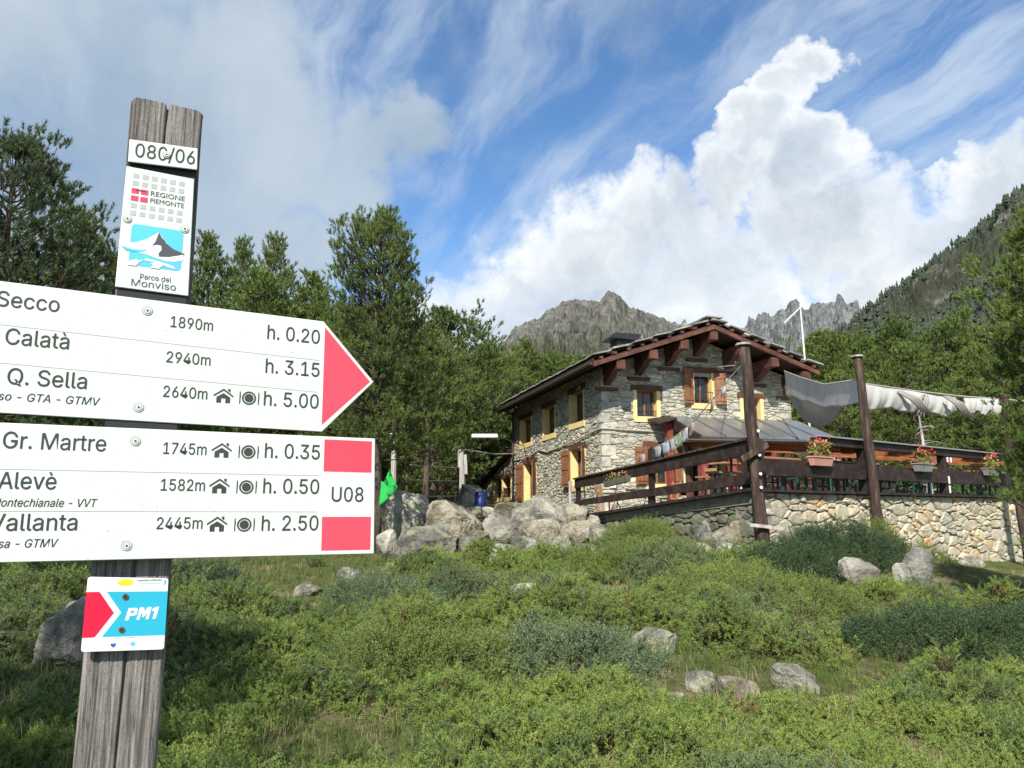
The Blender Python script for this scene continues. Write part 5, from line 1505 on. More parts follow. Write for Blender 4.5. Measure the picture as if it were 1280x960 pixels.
mb = MB(); mb.hexa([FL(-.1, topz(0) - .005, -.3), FL(LLn + .1, topz(LLn) - .005, -.3), FL(LLn + .1, topz(LLn) - .005, .24), FL(-.1, topz(0) - .005, .24), FL(-.1, topz(0) + .055, -.3), FL(LLn + .1, topz(LLn) + .055, -.3), FL(LLn + .1, topz(LLn) + .055, .24), FL(-.1, topz(0) + .055, .24)]); mb.build('sill_board', m_darkwood, sw2)
# plain concrete band under the sill
mb = MB(); mb.hexa([FL(.02, topz(0) - .24, 0), FL(LLn, topz(LLn) - .16, 0), FL(LLn, topz(LLn) - .16, .07), FL(.02, topz(0) - .24, .07), FL(.02, topz(0) - .01, 0), FL(LLn, topz(LLn) - .01, 0), FL(LLn, topz(LLn) - .01, .07), FL(.02, topz(0) - .01, .07)]); mb.build('concrete_band', m_mortar, sw2)

# railings
rl = empty('terrace_railing', (4.66, 15.0, 0)); tag(rl, 'dark timber railing climbing along the shaded left side of the terrace', 'railing')
for (z0a, z0b, z1a, z1b, w, nm) in ((2.53, 3.02, 2.30, 2.74, .02, 'rail_board'), (1.98, 2.40, 1.83, 2.18, .02, 'rail_board')):
    mb = MB(); mb.hexa([FL(.05, z1b, w), FL(LLn, z1a, w), FL(LLn, z1a, w + .06), FL(.05, z1b, w + .06), FL(.05, z0b, w), FL(LLn, z0a, w), FL(LLn, z0a, w + .06), FL(.05, z0b, w + .06)]); mb.build(nm, m_darkwood, rl, bevel=.006)
mb = MB(); mb.hexa([FL(.05, 3.025, -.06), FL(LLn, 2.535, -.06), FL(LLn, 2.535, .14), FL(.05, 3.025, .14), FL(.05, 3.06, -.06), FL(LLn, 2.57, -.06), FL(LLn, 2.57, .14), FL(.05, 3.06, .14)]); mb.build('handrail', m_post, rl)
for u, zt in ((LLn - .02, 2.60), (3.33, 3.12), (.25, 3.10)):
    mb = MB(); mb.hexa([FL(u - .07, topz(u) + .06, -.07), FL(u + .07, topz(u) + .06, -.07), FL(u + .07, topz(u) + .06, .015), FL(u - .07, topz(u) + .06, .015), FL(u - .07, zt, -.07), FL(u + .07, zt, -.07), FL(u + .07, zt, .015), FL(u - .07, zt, .015)]); mb.build('rail_post', m_darkwood, rl)
mb = MB(); mb.tube([FL(LLn + .15, .9, .12), FL(LLn + .15, 2.5, .12)], .045, 7); mb.build('end_post', m_greywood, rl)
rr_ = empty('terrace_railing', (4.66, 15.0, 0), TA); tag(rr_, 'dark timber railing along the top of the sunlit terrace wall', 'railing')
for a, b in ((.05, 3.78), (3.80, 7.08), (7.10, 11.2), (11.22, 15.8)):
    mb = MB(); mb.hexa([(a, -.09, 2.35), (b, -.09, 2.35), (b, -.03, 2.35), (a, -.03, 2.35), (a, -.09, 2.67), (b, -.09, 2.67), (b, -.03, 2.67), (a, -.03, 2.67)]); mb.build('rail_board', m_darkwood, rr_, bevel=.006)
for u in (.2, 3.75, 7.1, 11.2, 15.7):
    mb = MB(); mb.box(u - .10, u + .10, -.028, .14, 2.09, 3.02 if u > 1 else 3.06); mb.build('rail_post', m_darkwood, rr_)
    if u > 1:
        for dx, z0, z1 in ((-.08, 2.12, 2.30), (-.08, 2.34, 2.52), (-.07, 2.86, 2.98), (.09, 2.86, 2.98)):
            mb = MB(); mb.tube([(u + dx, -.105, z0), (u + dx - .005, -.105, z1)], .022, 6); mb.build('reflector', m_white, rr_)
# pergola roof on those posts
pg = empty('pergola', (4.66, 15.0, 0), TA); tag(pg, 'low timber pergola roof with orange rafters over the right part of the terrace', 'pergola')
mb = MB(); mb.hexa([(2.0, -.06, 3.04), (15.9, -.06, 2.98), (15.9, .12, 2.98), (2.0, .12, 3.04), (2.0, -.06, 3.20), (15.9, -.06, 3.12), (15.9, .12, 3.12), (2.0, .12, 3.20)]); mb.build('front_beam', m_darkwood, pg)
mb = MB(); mb.hexa([(2.0, -.14, 3.205), (15.9, -.14, 3.125), (15.9, .16, 3.125), (2.0, .16, 3.205), (2.0, -.14, 3.235), (15.9, -.14, 3.155), (15.9, .16, 3.155), (2.0, .16, 3.235)]); mb.build('cap_strip', m_galv, pg)
for k in range(12):
    u = 3.0 + k * 1.12; mb = MB(); mb.beam((u, .125, 3.03), (u + .2, 4.6, 3.45), .10, .15); mb.build('rafter', m_rafter, pg)
mb = MB(); mb.beam((2.4, 4.7, 3.50), (15.5, 4.7, 3.50), .12, .18); mb.build('rear_beam', m_redwood, pg)
for u in (3.2, 7.3, 11.4, 15.2):
    mb = MB(); mb.box(u - .07, u + .07, 4.63, 4.77, 1.9, 3.40); mb.build('post', m_redwood, pg)
mb = MB(); mb.hexa([(2.2, .2, 3.13), (4.6, .2, 3.12), (4.8, 4.6, 3.54), (2.4, 4.6, 3.54), (2.2, .2, 3.16), (4.6, .2, 3.15), (4.8, 4.6, 3.57), (2.4, 4.6, 3.57)]); mb.build('roof_sheet', m_metal, pg)
mb = MB(); mb.hexa([(4.4, 2.6, 3.36), (6.9, 2.2, 2.86), (6.9, 2.5, 2.86), (4.4, 3.0, 3.36), (4.4, 2.6, 3.40), (6.9, 2.2, 2.90), (6.9, 2.5, 2.90), (4.4, 3.0, 3.40)]); mb.build('white_sheet', m_white, pg)


bf = empty('terrace_railing', (4.66, 15.0, 0), TA); tag(bf, 'dark railing at the far side of the terrace seen under the pergola', 'railing')
for k in range(5):
    u = 7.6 + k * 1.9; mb = MB(); mb.box(u - .06, u + .06, 6.4, 6.5, 1.85, 3.0); mb.build('rail_post', m_darkwood, bf)
for z in (2.12, 2.36, 2.60, 2.84):
    mb = MB(); mb.box(7.5, 16.0, 6.35, 6.398, z, z + .15); mb.build('rail_board', m_darkwood, bf)
# tall poles ------------------------------------------------------
def pole(x, y, z0, xt, yt, zt, r, label, cap=True, strap=False):
    o = empty('tall_pole', (x, y, z0)); tag(o, label, 'pole', 'tall poles carrying the sails')
    n = 9; mb = MB(); pts = []
    for k in range(n):
        f = k / (n - 1); pts.append(((xt - x) * f + .012 * math.sin(k * 2.1), (yt - y) * f, (zt - z0) * f))
    mb.tube(pts, [r * (1.05 - .22 * k / n + .04 * math.sin(k * 1.7)) for k in range(n)], 12)
    mb.build('shaft', m_post, o, smooth=True)
    if cap:
        mb = MB(); p = pts[-1]; mb.tube([(p[0], p[1], p[2] + .002), (p[0], p[1], p[2] + .045)], [r * 1.35, r * 1.25], 10); mb.build('cap', m_rockp, o)
    return o, pts


p1, _ = pole(4.66, 14.6, .80, 4.48, 14.6, 4.82, .117, 'tall brown round pole at the corner of the terrace')
mb = MB(); mb.beam((-.36, -.10, 1.82), (.10, -.22, 2.10), .07, .12); mb.build('brace', m_post, p1)
mb = MB(); mb.beam((-.30, -.19, .62), (.34, -.19, .55), .05, .06); mb.build('foot_board', m_greywood, p1)
mb = MB()
for z in (1.3, 1.55, 1.9, 2.35):
    mb.tube([(-.05, -.16, z), (-.05, -.185, z)], .03, 6)
mb.build('nail_head', m_white, p1)
p2, _ = pole(7.83, 16.72, .75, 7.70, 16.9, 5.06, .104, 'leaning brown round pole in front of the middle of the sunlit wall')
p3, _ = pole(12.68, 19.4, .35, 12.5, 19.5, 5.1, .12, 'brown pole at the right edge half hidden by the big pine', cap=False)

# sails -----------------------------------------------------------


def cloth(name, topc, drop, mat, label, parent=None, fold=.06, seed=0, n=48, m=14, out=(0, 0), belly=.25):
    """cloth hung from a rope: topc list of 3D points, drop(f)->depth, with folds and belly"""
    rng = np.random.default_rng(seed)
    T = np.array(topc, float); tt = np.linspace(0, 1, len(T)); V = []
    for i in range(n + 1):
        f = i / n; p = np.array([np.interp(f, tt, T[:, k]) for k in range(3)]); d = drop(f)
        for j in range(m + 1):
            g = j / m
            b = math.sin(math.pi * g) * belly * d
            fo = fold * (math.sin(f * 41 + seed + g * 2) * .5 + math.sin(f * 83 + g * 5) * .3) * g
            V.append((p[0] + out[0] * (b + fo), p[1] + out[1] * (b + fo), p[2] - d * g + .02 * math.sin(f * 23 + g * 4) * g))
    F = [(i * (m + 1) + j, (i + 1) * (m + 1) + j, (i + 1) * (m + 1) + j + 1, i * (m + 1) + j + 1) for i in range(n) for j in range(m)]
    me = mesh_np(name, V, F, [mat], True)
    o = link(name, me, parent)
    s = o.modifiers.new('thickness', 'SOLIDIFY'); s.thickness = .012
    return o


sa = empty('shade_sail', (0, 0, 0)); tag(sa, 'grey sail cloth hanging in a deep belly between the house corner and the leaning pole', 'shade sail')
cloth('upper_cloth', [(10.1, 28.2, 6.85), (9.3, 24.5, 5.95), (8.4, 20.5, 5.05), (7.72, 16.95, 4.56)], lambda f: .86 - .34 * f, m_sail, '', sa, out=(.1, -.4), belly=.14, seed=2, fold=.02)
cloth('lower_cloth', [(10.15, 28.4, 6.35), (9.5, 25.0, 5.45), (8.9, 22.0, 4.85), (8.3, 19.2, 4.45)], lambda f: .06 + .80 * math.sin(math.pi * min(1, max(0, f * .97 + .015))) ** .7, m_sailb, '', sa, out=(-.2, -.4), belly=.25, seed=4, fold=.02)
mb = MB(); mb.tube([(10.1, 28.2, 6.86), (9.3, 24.5, 5.96), (8.4, 20.5, 5.06), (7.72, 16.95, 4.57)], .02, 5); mb.build('rope', m_rope, sa)
sb_ = empty('shade_sail', (0, 0, 0)); tag(sb_, 'crumpled grey sail cloth gathered in swags along the rope right of the leaning pole', 'shade sail')
swag = lambda f: .46 + .12 * abs(math.sin(f * 9.2 + .5)) - .10 * f
cloth('gathered_cloth', [(7.75, 17.0, 4.49), (8.6, 17.6, 4.50), (9.53, 18.2, 4.50), (10.4, 18.7, 4.47), (11.0, 19.0, 4.50)], swag, m_sail, '', sb_, fold=.05, out=(.4, -.9), belly=.14, seed=7, n=80)
cloth('end_cloth', [(11.25, 19.1, 4.50), (12.4, 19.5, 4.50)], lambda f: .30 + .12 * abs(math.sin(f * 9)), m_sail, '', sb_, fold=.05, out=(.4, -.9), belly=.14, seed=9, n=60)
for (x, y, z, dx) in ((8.95, 17.9, 4.42, .55), (9.75, 18.3, 4.40, -.25), (10.45, 18.65, 4.42, .45)):
    mb = MB()
    for q in range(4):
        mb.tube([(x + q * .03, y - .16, z), (x + dx * .5 + q * .06, y - .2, z - .18), (x + dx + q * .07, y - .16, z - .48 - q * .02)], [.03, .035, .02], 5)
    mb.build('hanging_fold', m_sailb, sb_, smooth=True)
mb = MB(); mb.tube([(7.75, 17.0, 4.50), (9.53, 18.2, 4.52), (11.1, 19.0, 4.51), (12.6, 19.6, 4.52), (13.8, 20.2, 4.52)], .018, 5); mb.build('rope', m_rope, sb_)


# flower boxes ----------------------------------------------------
m_petal = M('geranium_red', [(.70, .02, .025), (.80, .06, .05)], rough=.6, bump=.05, transl=.2)
m_petal2 = M('geranium_salmon', [(.70, .25, .18), (.78, .36, .26)], rough=.6, bump=.05, transl=.2)
m_gleaf = M('geranium_leaf', [(.16, .17, .04), (.30, .27, .08)], rough=.6, bump=.1, transl=.25, rand=.2)


def leaves(name, mat, n, spread, h, size, seed, parent, top=False):
    rng = np.random.default_rng(seed); V = []; F = []
    for i in range(n):
        c = np.array([rng.uniform(-spread, spread), rng.normal(0, .07), (rng.uniform(.6, 1) if top else rng.uniform(.1, 1)) * h])
        a = rng.normal(0, 1, 3); a /= np.linalg.norm(a); b = np.cross(a, rng.normal(0, 1, 3)); b /= np.linalg.norm(b); s = size * rng.uniform(.6, 1.2)
        k = len(V); V += [tuple(c - a * s), tuple(c - b * s * .7), tuple(c + a * s), tuple(c + b * s * .7)]; F.append((k, k + 1, k + 2, k + 3))
    return link(name, mesh_np(name, V, F, [mat]), parent)


def flower_box(u, label, trough, seed, w=.30, reds=26, salm=14, FR=None, cat='flower box'):
    o = empty('flower_box', (4.66 + u * .8318 + .13 * .5551, 15 + u * .5551 - .13 * .8318, 2.58), TA)
    tag(o, label, cat, 'flower boxes hung on the railings')
    mb = MB(); mb.hexa([(-w, -.10, 0), (w, -.10, 0), (w, .0, 0), (-w, .0, 0), (-w - .035, -.14, .17), (w + .035, -.14, .17), (w + .035, .02, .17), (-w - .035, .02, .17)]); mb.build('trough', trough, o, bevel=.01)
    mb = MB(); mb.box(-w - .05, w + .05, -.155, .03, .171, .195); mb.build('rim', trough, o)
    pl = leaves('plant', m_gleaf, 150, w * .95, .34, .042, seed, o); pl.location = (0, -.06, .17)
    f1 = leaves('red_flower', m_petal, reds, w * .8, .40, .035, seed + 1, o, True); f1.location = (.08, -.06, .19)
    f2 = leaves('salmon_flower', m_petal2, salm, w * .8, .36, .035, seed + 2, o, True); f2.location = (-.06, -.06, .18)
    return o


flower_box(1.88, 'pink flower box with geraniums, nearest to the corner pole', m_terra, 1, .30, 14, 40)
flower_box(5.75, 'grey flower box with red geraniums right of the leaning pole', m_gtrough, 4, .30, 34, 14)
flower_box(8.95, 'grey flower box with red geraniums beside the pine at the right', m_gtrough, 8, .28, 30, 10)
fb = empty('flower_box', (4.66 + DL[0] * 4.5 + NL[0] * .14, 15 + DL[1] * 4.5 + NL[1] * .14, 2.40), math.atan2(-DL[1], -DL[0])); tag(fb, 'dull green box of small pink flowers on the shaded left railing', 'flower box', 'flower boxes hung on the railings')
mb = MB(); mb.hexa([(-.5, -.08, -.12), (.5, -.08, -.02), (.5, .04, -.02), (-.5, .04, -.12), (-.5, -.10, .02), (.5, -.10, .12), (.5, .06, .12), (-.5, .06, .02)]); mb.build('trough', M('olive_trough', [(.09, .09, .06), (.13, .125, .085)], rough=.7), fb)
leaves('plant', m_gleaf, 90, .45, .16, .03, 31, fb).location = (0, 0, .05)
leaves('pink_flower', m_petal2, 30, .42, .2, .03, 32, fb, True).location = (0, 0, .05)


# tables, benches and chairs on the terrace -----------------------
def beer_table(u, v, rz, label, bench=True):
    o = empty('beer_table', (4.66 + u * .8318 - v * .5551, 15 + u * .5551 + v * .8318, FLZ), TA + rz)
    tag(o, label, 'table', 'folding tables with green steel legs')
    mb = MB(); mb.box(-1.1, 1.1, -.25, .25, .74, .78); mb.build('table_top', m_benchwood, o)
    for x in (-.85, .85):
        mb = MB()
        for y in (-.2, .2): mb.beam((x, y, 0), (x * .96, y, .74), .04, .04)
        mb.beam((x * .98, -.2, .35), (x * .98, .2, .35), .03, .03); mb.build('leg_frame', m_green_leg, o)
    return o


def bench(u, v, rz, label):
    o = empty('bench', (4.66 + u * .8318 - v * .5551, 15 + u * .5551 + v * .8318, FLZ), TA + rz)
    tag(o, label, 'bench', 'folding benches with green steel legs')
    mb = MB(); mb.box(-1.1, 1.1, -.13, .13, .44, .475); mb.build('seat', m_benchwood, o)
    for x in (-.85, .85):
        mb = MB()
        for y in (-.1, .1): mb.beam((x, y, 0), (x * .97, y, .44), .035, .035)
        mb.build('leg_frame', m_green_leg, o)


def chair(u, v, rz, label, mat):
    o = empty('chair', (4.66 + u * .8318 - v * .5551, 15 + u * .5551 + v * .8318, FLZ), TA + rz)
    tag(o, label, 'chair', 'chairs on the terrace')
    mb = MB(); mb.box(-.21, .21, -.21, .21, .44, .47); mb.build('seat', mat, o)
    mb = MB()
    for x in (-.16, -.05, .05, .16): mb.box(x - .03, x + .03, .19, .215, .48, .92)
    mb.box(-.21, .21, .218, .235, .86, .92); mb.build('backrest', mat, o)
    for x in (-.19, .19):
        for y in (-.19, .19):
            mb = MB(); mb.beam((x, y, 0), (x, y, .44), .03, .03); mb.build('leg', m_green_leg, o)


TB = [(1.6, 1.0, 0, 'table right behind the railing nearest the corner pole'), (4.6, .9, 0, 'table behind the railing left of the grey flower box'), (6.0, 2.2, .1, 'table in the second row left of the right railing post'),
      (8.6, 1.0, 0, 'table behind the railing below the third flower box'), (11.5, 1.1, 0, 'table at the far right end of the terrace'), (3.0, 2.6, 0, 'table in the second row behind the pink flower box')]
for i, (u, v, rz, lab) in enumerate(TB):
    beer_table(u, v, rz, lab); bench(u, v - .52, rz, 'bench in front of the ' + lab); bench(u, v + .55, rz, 'bench behind the ' + lab)
for u, v, rz, lab in ((3.2, .7, 2.0, 'brown chair between the first two tables'), (7.1, .7, 1.2, 'brown chair left of the third table by the railing'), (10.1, .8, 2.6, 'brown chair left of the farthest table')):
    chair(u, v, rz, lab, m_benchwood)
m_dtop = M('dark_table_top', [(.05, .03, .02), (.09, .055, .04)], scale=3, rough=.5, bump=.2)


def iron_table(x, y, z, r, label, parent=None):
    o = empty('iron_table', (x, y, z)); tag(o, label, 'table', 'iron garden tables near the house corner')
    mb = MB(); mb.tube([(0, 0, .70), (0, 0, .735)], r, 18); mb.build('table_top', m_dtop, o)
    mb = MB()
    for k in range(3):
        a = k * 2.094 + .5; mb.tube([(.34 * math.cos(a), .34 * math.sin(a), 0), (.12 * math.cos(a), .12 * math.sin(a), .3), (.05 * math.cos(a + .6), .05 * math.sin(a + .6), .5), (.2 * math.cos(a), .2 * math.sin(a), .70)], .018, 5)
    mb.build('scroll_leg', m_iron, o)


iron_table(3.9, 22.5, 1.58, .62, 'round dark iron table behind the middle of the left railing')
iron_table(5.3, 21.5, 1.72, .6, 'round dark iron table nearer the porch column')
iron_table(3.2, 24.0, 1.53, .45, 'smaller iron table close to the house corner')


def plain_chair(x, y, z, rz, label):
    o = empty('chair', (x, y, z), rz); tag(o, label, 'chair', 'wooden chairs near the house corner')
    mb = MB(); mb.box(-.2, .2, -.2, .2, .43, .47); mb.build('seat', m_benchwood, o)
    mb = MB(); mb.beam((-.18, .18, .47), (-.2, .28, .95), .03, .04); mb.beam((.18, .18, .47), (.2, .28, .95), .03, .04); mb.box(-.2, .2, .255, .275, .8, .9); mb.box(-.2, .2, .225, .245, .62, .70); mb.build('backrest', m_benchwood, o)
    for x_ in (-.17, .17):
        for y_ in (-.17, .17):
            mb = MB(); mb.beam((x_ * 1.1, y_ * 1.1, 0), (x_, y_, .43), .035, .035); mb.build('leg', m_benchwood, o)


plain_chair(2.75, 22.8, 1.53, 1.9, 'brown wooden chair left of the round iron table')
plain_chair(4.6, 22.9, 1.62, -1.2, 'brown wooden chair between the two round iron tables')
plain_chair(5.9, 20.6, 1.80, .4, 'brown wooden chair under the upper railing by the corner pole')
plain_chair(5.2, 19.6, 1.85, 2.2, 'brown wooden chair seen between the two left railing boards')

# prayer flags ----------------------------------------------------
fl = empty('prayer_flag_string', (0, 0, 0)); tag(fl, 'string of faded small flags from the corner pole down to the left railing', 'flag string')
FP = [(4.46, 14.55, 4.50), (4.25, 15.3, 4.17), (4.09, 16, 3.86), (3.87, 16.8, 3.52), (3.63, 17.5, 3.30), (3.29, 18.2, 3.12), (2.94, 19, 2.92), (2.71, 19.5, 2.66), (2.62, 19.8, 2.15)]
mb = MB(); mb.tube(FP, .012, 5); mb.build('cord', m_rope, fl)
k = 0
for (i, f, s, c) in ((1, .1, .17, 'white'), (1, .75, .2, 'pink'), (2, .9, .24, 'pink'), (3, .25, .26, 'white'), (3, .62, .28, 'green'), (3, .95, .28, 'white'), (4, .35, .26, 'blue'), (4, .75, .26, 'grey'), (5, .5, .24, 'pink')):
    a = np.array(FP[i]); b = np.array(FP[i + 1]); p = a * (1 - f) + b * f; d = (b - a) / np.linalg.norm(b - a)
    V = []; 
    for r_ in range(4):
        for q in range(4):
            g = r_ / 3; V.append(tuple(p + d * (q / 3 - .5) * s + np.array([.02 * math.sin(q * 2 + k + g * 3), -.03 * math.sin(g * 3 + q), -s * 1.05 * g])))
    F = [(r_ * 4 + q, r_ * 4 + q + 1, r_ * 4 + q + 5, r_ * 4 + q + 4) for r_ in range(3) for q in range(3)]
    o = link('flag', mesh_np('flag', V, F, [m_flagc[c]], True), fl); o.modifiers.new('t', 'SOLIDIFY').thickness = .004; k += 1
mb = MB(); mb.tube([(4.3, 14.6, 4.5), (5.0, 17, 4.9), (6.5, 24, 6.2), (8.1, 29, 7.1)], .012, 4); tag(mb.build('guy_rope', m_rope), 'thin rope from the corner pole to the right roof verge', 'rope')

# left of the house -----------------------------------------------
o = empty('grey_pole', (-2.06, 32, gz(-2.06, 32))); tag(o, 'weathered grey pole with a cable to the house corner', 'pole')
mb = MB(); mb.tube([(0, 0, 0), (-.02, 0, 1.2), (-.06, 0, 4.26 - gz(-2.06, 32))], [.17, .15, .13], 8); mb.build('shaft', m_greywood, o)
mb = MB(); mb.beam((.16, 0, 1.4), (.12, 0, 2.2), .08, .14); mb.build('splint', m_greywood, o)
mb = MB(); mb.tube([(-2.0, 32, 4.26), (-.8, 36, 4.38), (.08, 39.2, 4.66)], .035, 5); tag(mb.build('overhead_cable', m_cable), 'pale cable stretched from the grey pole to the house corner', 'cable')
o = empty('tube_lamp', (-1.05, 30, 4.62)); tag(o, 'white tube lamp on a bracket high before the trees left of the house', 'lamp')
mb = MB(); mb.box(-.52, .50, -.07, .07, -.07, .08); mb.build('housing', m_white, o, bevel=.02)
mb = MB(); mb.tube([(.50, 0, 0), (1.6, 5.5, .1), (1.7, 9.0, .1)], .02, 5); mb.build('bracket', m_gutter, o)
o = empty('grey_pole', (-3.64, 24, gz(-3.64, 24))); tag(o, 'thin grey fence pole with insulators behind the green sheet', 'pole')
mb = MB(); mb.tube([(0, 0, 0), (-.03, 0, 4.0 - gz(-3.64, 24))], [.09, .075], 7); mb.build('shaft', m_greywood, o)
mb = MB()
for z in (2.1, 2.3, 2.5): mb.tube([(-.16, -.02, z), (.10, -.02, z)], .02, 5)
mb.build('insulator', m_white, o)
fe = empty('wire_fence', (-3.6, 26, 0)); tag(fe, 'wire and rail fence in the shade between grey pole and pines', 'fence')
for z in (2.2, 2.75, 3.25):
    mb = MB(); mb.tube([(.1, 0, z), (1.6, 3.0, z + .08)], .022, 4); mb.build('wire', m_greywood, fe)
for x, y in ((.1, 0), (1.6, 3)):
    mb = MB(); mb.tube([(x, y, gz(-3.6 + x, 26 + y) - .1), (x, y, 3.35)], .05, 6); mb.build('fence_post', m_bark, fe)
o = empty('blue_barrel', (-1.08, 27, 1.55)); tag(o, 'dark blue plastic barrel standing behind the rock pile', 'barrel')
mb = MB(); mb.tube([(0, 0, 0), (0, 0, .05), (0, 0, .25), (0, 0, .27), (0, 0, .5), (0, 0, .52), (0, 0, .74), (0, 0, .80)], [.19, .215, .215, .225, .225, .215, .215, .19], 16); mb.build('barrel_body', m_bluedrum, o, smooth=True)
mb = MB(); mb.tube([(0, 0, .801), (0, 0, .83)], [.20, .19], 16); mb.build('barrel_lid', m_bluedrum, o)
# green sheet on the trunk
n1_, m1_ = 10, 10; V = []
for i in range(n1_ + 1):
    f = i / n1_; xl = -3.0 + .10 * f; 
    for j in range(m1_ + 1):
        g = j / m1_
        top = np.array([-2.98 + .17 * g, 17.75, 2.36 + .28 * (g ** 2)]); bot = np.array([-3.02 + .42 * g, 17.75, 1.80 + .42 * g])
        p = top * (1 - f) + bot * f
        V.append((p[0], p[1] + .018 * math.sin(g * 7 + f * 2), p[2] - .05 * math.sin(g * 3.1)))
F = [(i * (m1_ + 1) + j, i * (m1_ + 1) + j + 1, (i + 1) * (m1_ + 1) + j + 1, (i + 1) * (m1_ + 1) + j) for i in range(n1_) for j in range(m1_)]
o = link('green_sheet', mesh_np('green_sheet', V, F, [m_greenflag], True)); o.modifiers.new('t', 'SOLIDIFY').thickness = .006
tag(o, 'bright green plastic sheet hung on the trunk right of the signs', 'sheet')
# dead grey tree behind the terrace
o = empty('dead_tree', (12.6, 23.5, 1.8)); tag(o, 'bare grey dead tree behind the pergola roof', 'tree')
mb = MB(); mb.tube([(0, 0, 0), (-.05, 0, 1.2), (-.12, .05, 2.8)], [.10, .07, .02], 6); mb.build('trunk', m_greywood, o)
mb = MB(); rr = random.Random(4)
for k in range(46):
    z = rr.uniform(.4, 2.6); a = rr.uniform(0, 6.28); l = rr.uniform(.3, .9) * (1.2 - z / 3.2)
    mb.tube([(-.04 * z, 0, z), (l * .6 * math.cos(a), l * .6 * math.sin(a), z + l * .1), (l * math.cos(a), l * math.sin(a), z - l * .15)], [.014, .01, .004], 3, False)
mb.build('branch', m_greywood, o)

# ------------------------------------------------------------------ signpost in the foreground
SP = empty('signpost', (-.44135, .97, gz(-.44, .97)), R(90 - 62.8))
tag(SP, 'weathered timber post with white hiking direction boards close to the camera', 'signpost')
S0 = -gz(-.44, .97)          # so that z below is world height


def post_mesh():
    """sawn timber, weathered: grooves and open checks carved into the faces"""
    x0, x1, y0, y1, z0, z1 = -.0655, .0238, .0135, .048, -.1, 2.1500
    V = []; F = []

    def face(ax, n, m, fn):
        b = len(V)
        for j in range(m + 1):
            for i in range(n + 1):
                V.append(fn(i / n, j / m))
        for j in range(m):
            for i in range(n):
                a = b + j * (n + 1) + i; F.append((a, a + 1, a + n + 2, a + n + 1))
    m = 420; zs = np.linspace(0, 1, m + 1) ** .75

    def crack(u, z):
        c1 = .50 + .03 * math.sin(z * 9) + .05 * (float(vnoise(z * 7, 3.1, 5)) - .5)
        w1 = .010 + .012 * max(0, math.sin(z * 3.1 + .5))
        d = .007 * math.exp(-((u - c1) / w1) ** 2)
        c2 = .16 + .03 * math.sin(z * 5 + 1); d += .0028 * math.exp(-((u - c2) / .008) ** 2) * (.5 + .5 * math.sin(z * 6))
        c3 = .80 + .03 * math.sin(z * 4 + 2); d += .0022 * math.exp(-((u - c3) / .008) ** 2) * (.5 + .5 * math.sin(z * 8 + 2))
        return d

    nu = 72
    U, Z = np.meshgrid(np.linspace(0, 1, nu + 1), z0 + (z1 - z0) * zs)
    grain = fbm(U * 34, Z * 3.0, 15, 4) - .5; gr2 = fbm(U * 90, Z * 9, 17, 2) - .5
    D = grain * .0026 + gr2 * .0009
    rnd = lambda u: .004 * (max(0, 1 - u / .06) ** 2 + max(0, 1 - (1 - u) / .06) ** 2)
    b = len(V)
    for j in range(m + 1):
        for i in range(nu + 1):
            u, z = U[j, i], Z[j, i]
            zt = z
            if j > m * .93:     # top rounded at the corners
                k = (j - m * .93) / (m * .07)
                zt = z - k * (.006 * max(0, 1 - u / .10) ** 2 + .004 * max(0, 1 - (1 - u) / .12) ** 2) - k * .006 * math.exp(-((u - .5) / .02) ** 2)
            V.append((x0 + (x1 - x0) * u + .0008 * math.sin(z * 14), y0 + D[j, i] + crack(u, z) + rnd(u), zt))
    for j in range(m):
        for i in range(nu):
            a = b + j * (nu + 1) + i; F.append((a, a + 1, a + nu + 2, a + nu + 1))
    face(0, 10, 200, lambda s, t: (x1 + .0008 * math.sin((z0 + (z1 - z0) * t) * 14) - .0012 * float(vnoise(s * 14, t * 8, 4)), y0 + .004 + (y1 - y0) * s, z0 + (z1 - .004 - z0) * t))
    face(0, 10, 200, lambda s, t: (x0 + .0008 * math.sin((z0 + (z1 - z0) * t) * 14) + .0012 * float(vnoise(s * 14, t * 8, 6)), y0 + .004 + (y1 - y0) * s, z0 + (z1 - .006 - z0) * t))
    face(0, 12, 8, lambda s, t: (x0 + (x1 - x0) * s, y0 + .003 + (y1 - y0) * t, z1 - .004 - .004 * float(vnoise(s * 12, t * 3, 8))))
    face(0, 2, 2, lambda s, t: (x0 + (x1 - x0) * s, y1, z0 + (z1 - .004 - z0) * t))
    return mesh_np('post', V, F, [m_postwood], True)


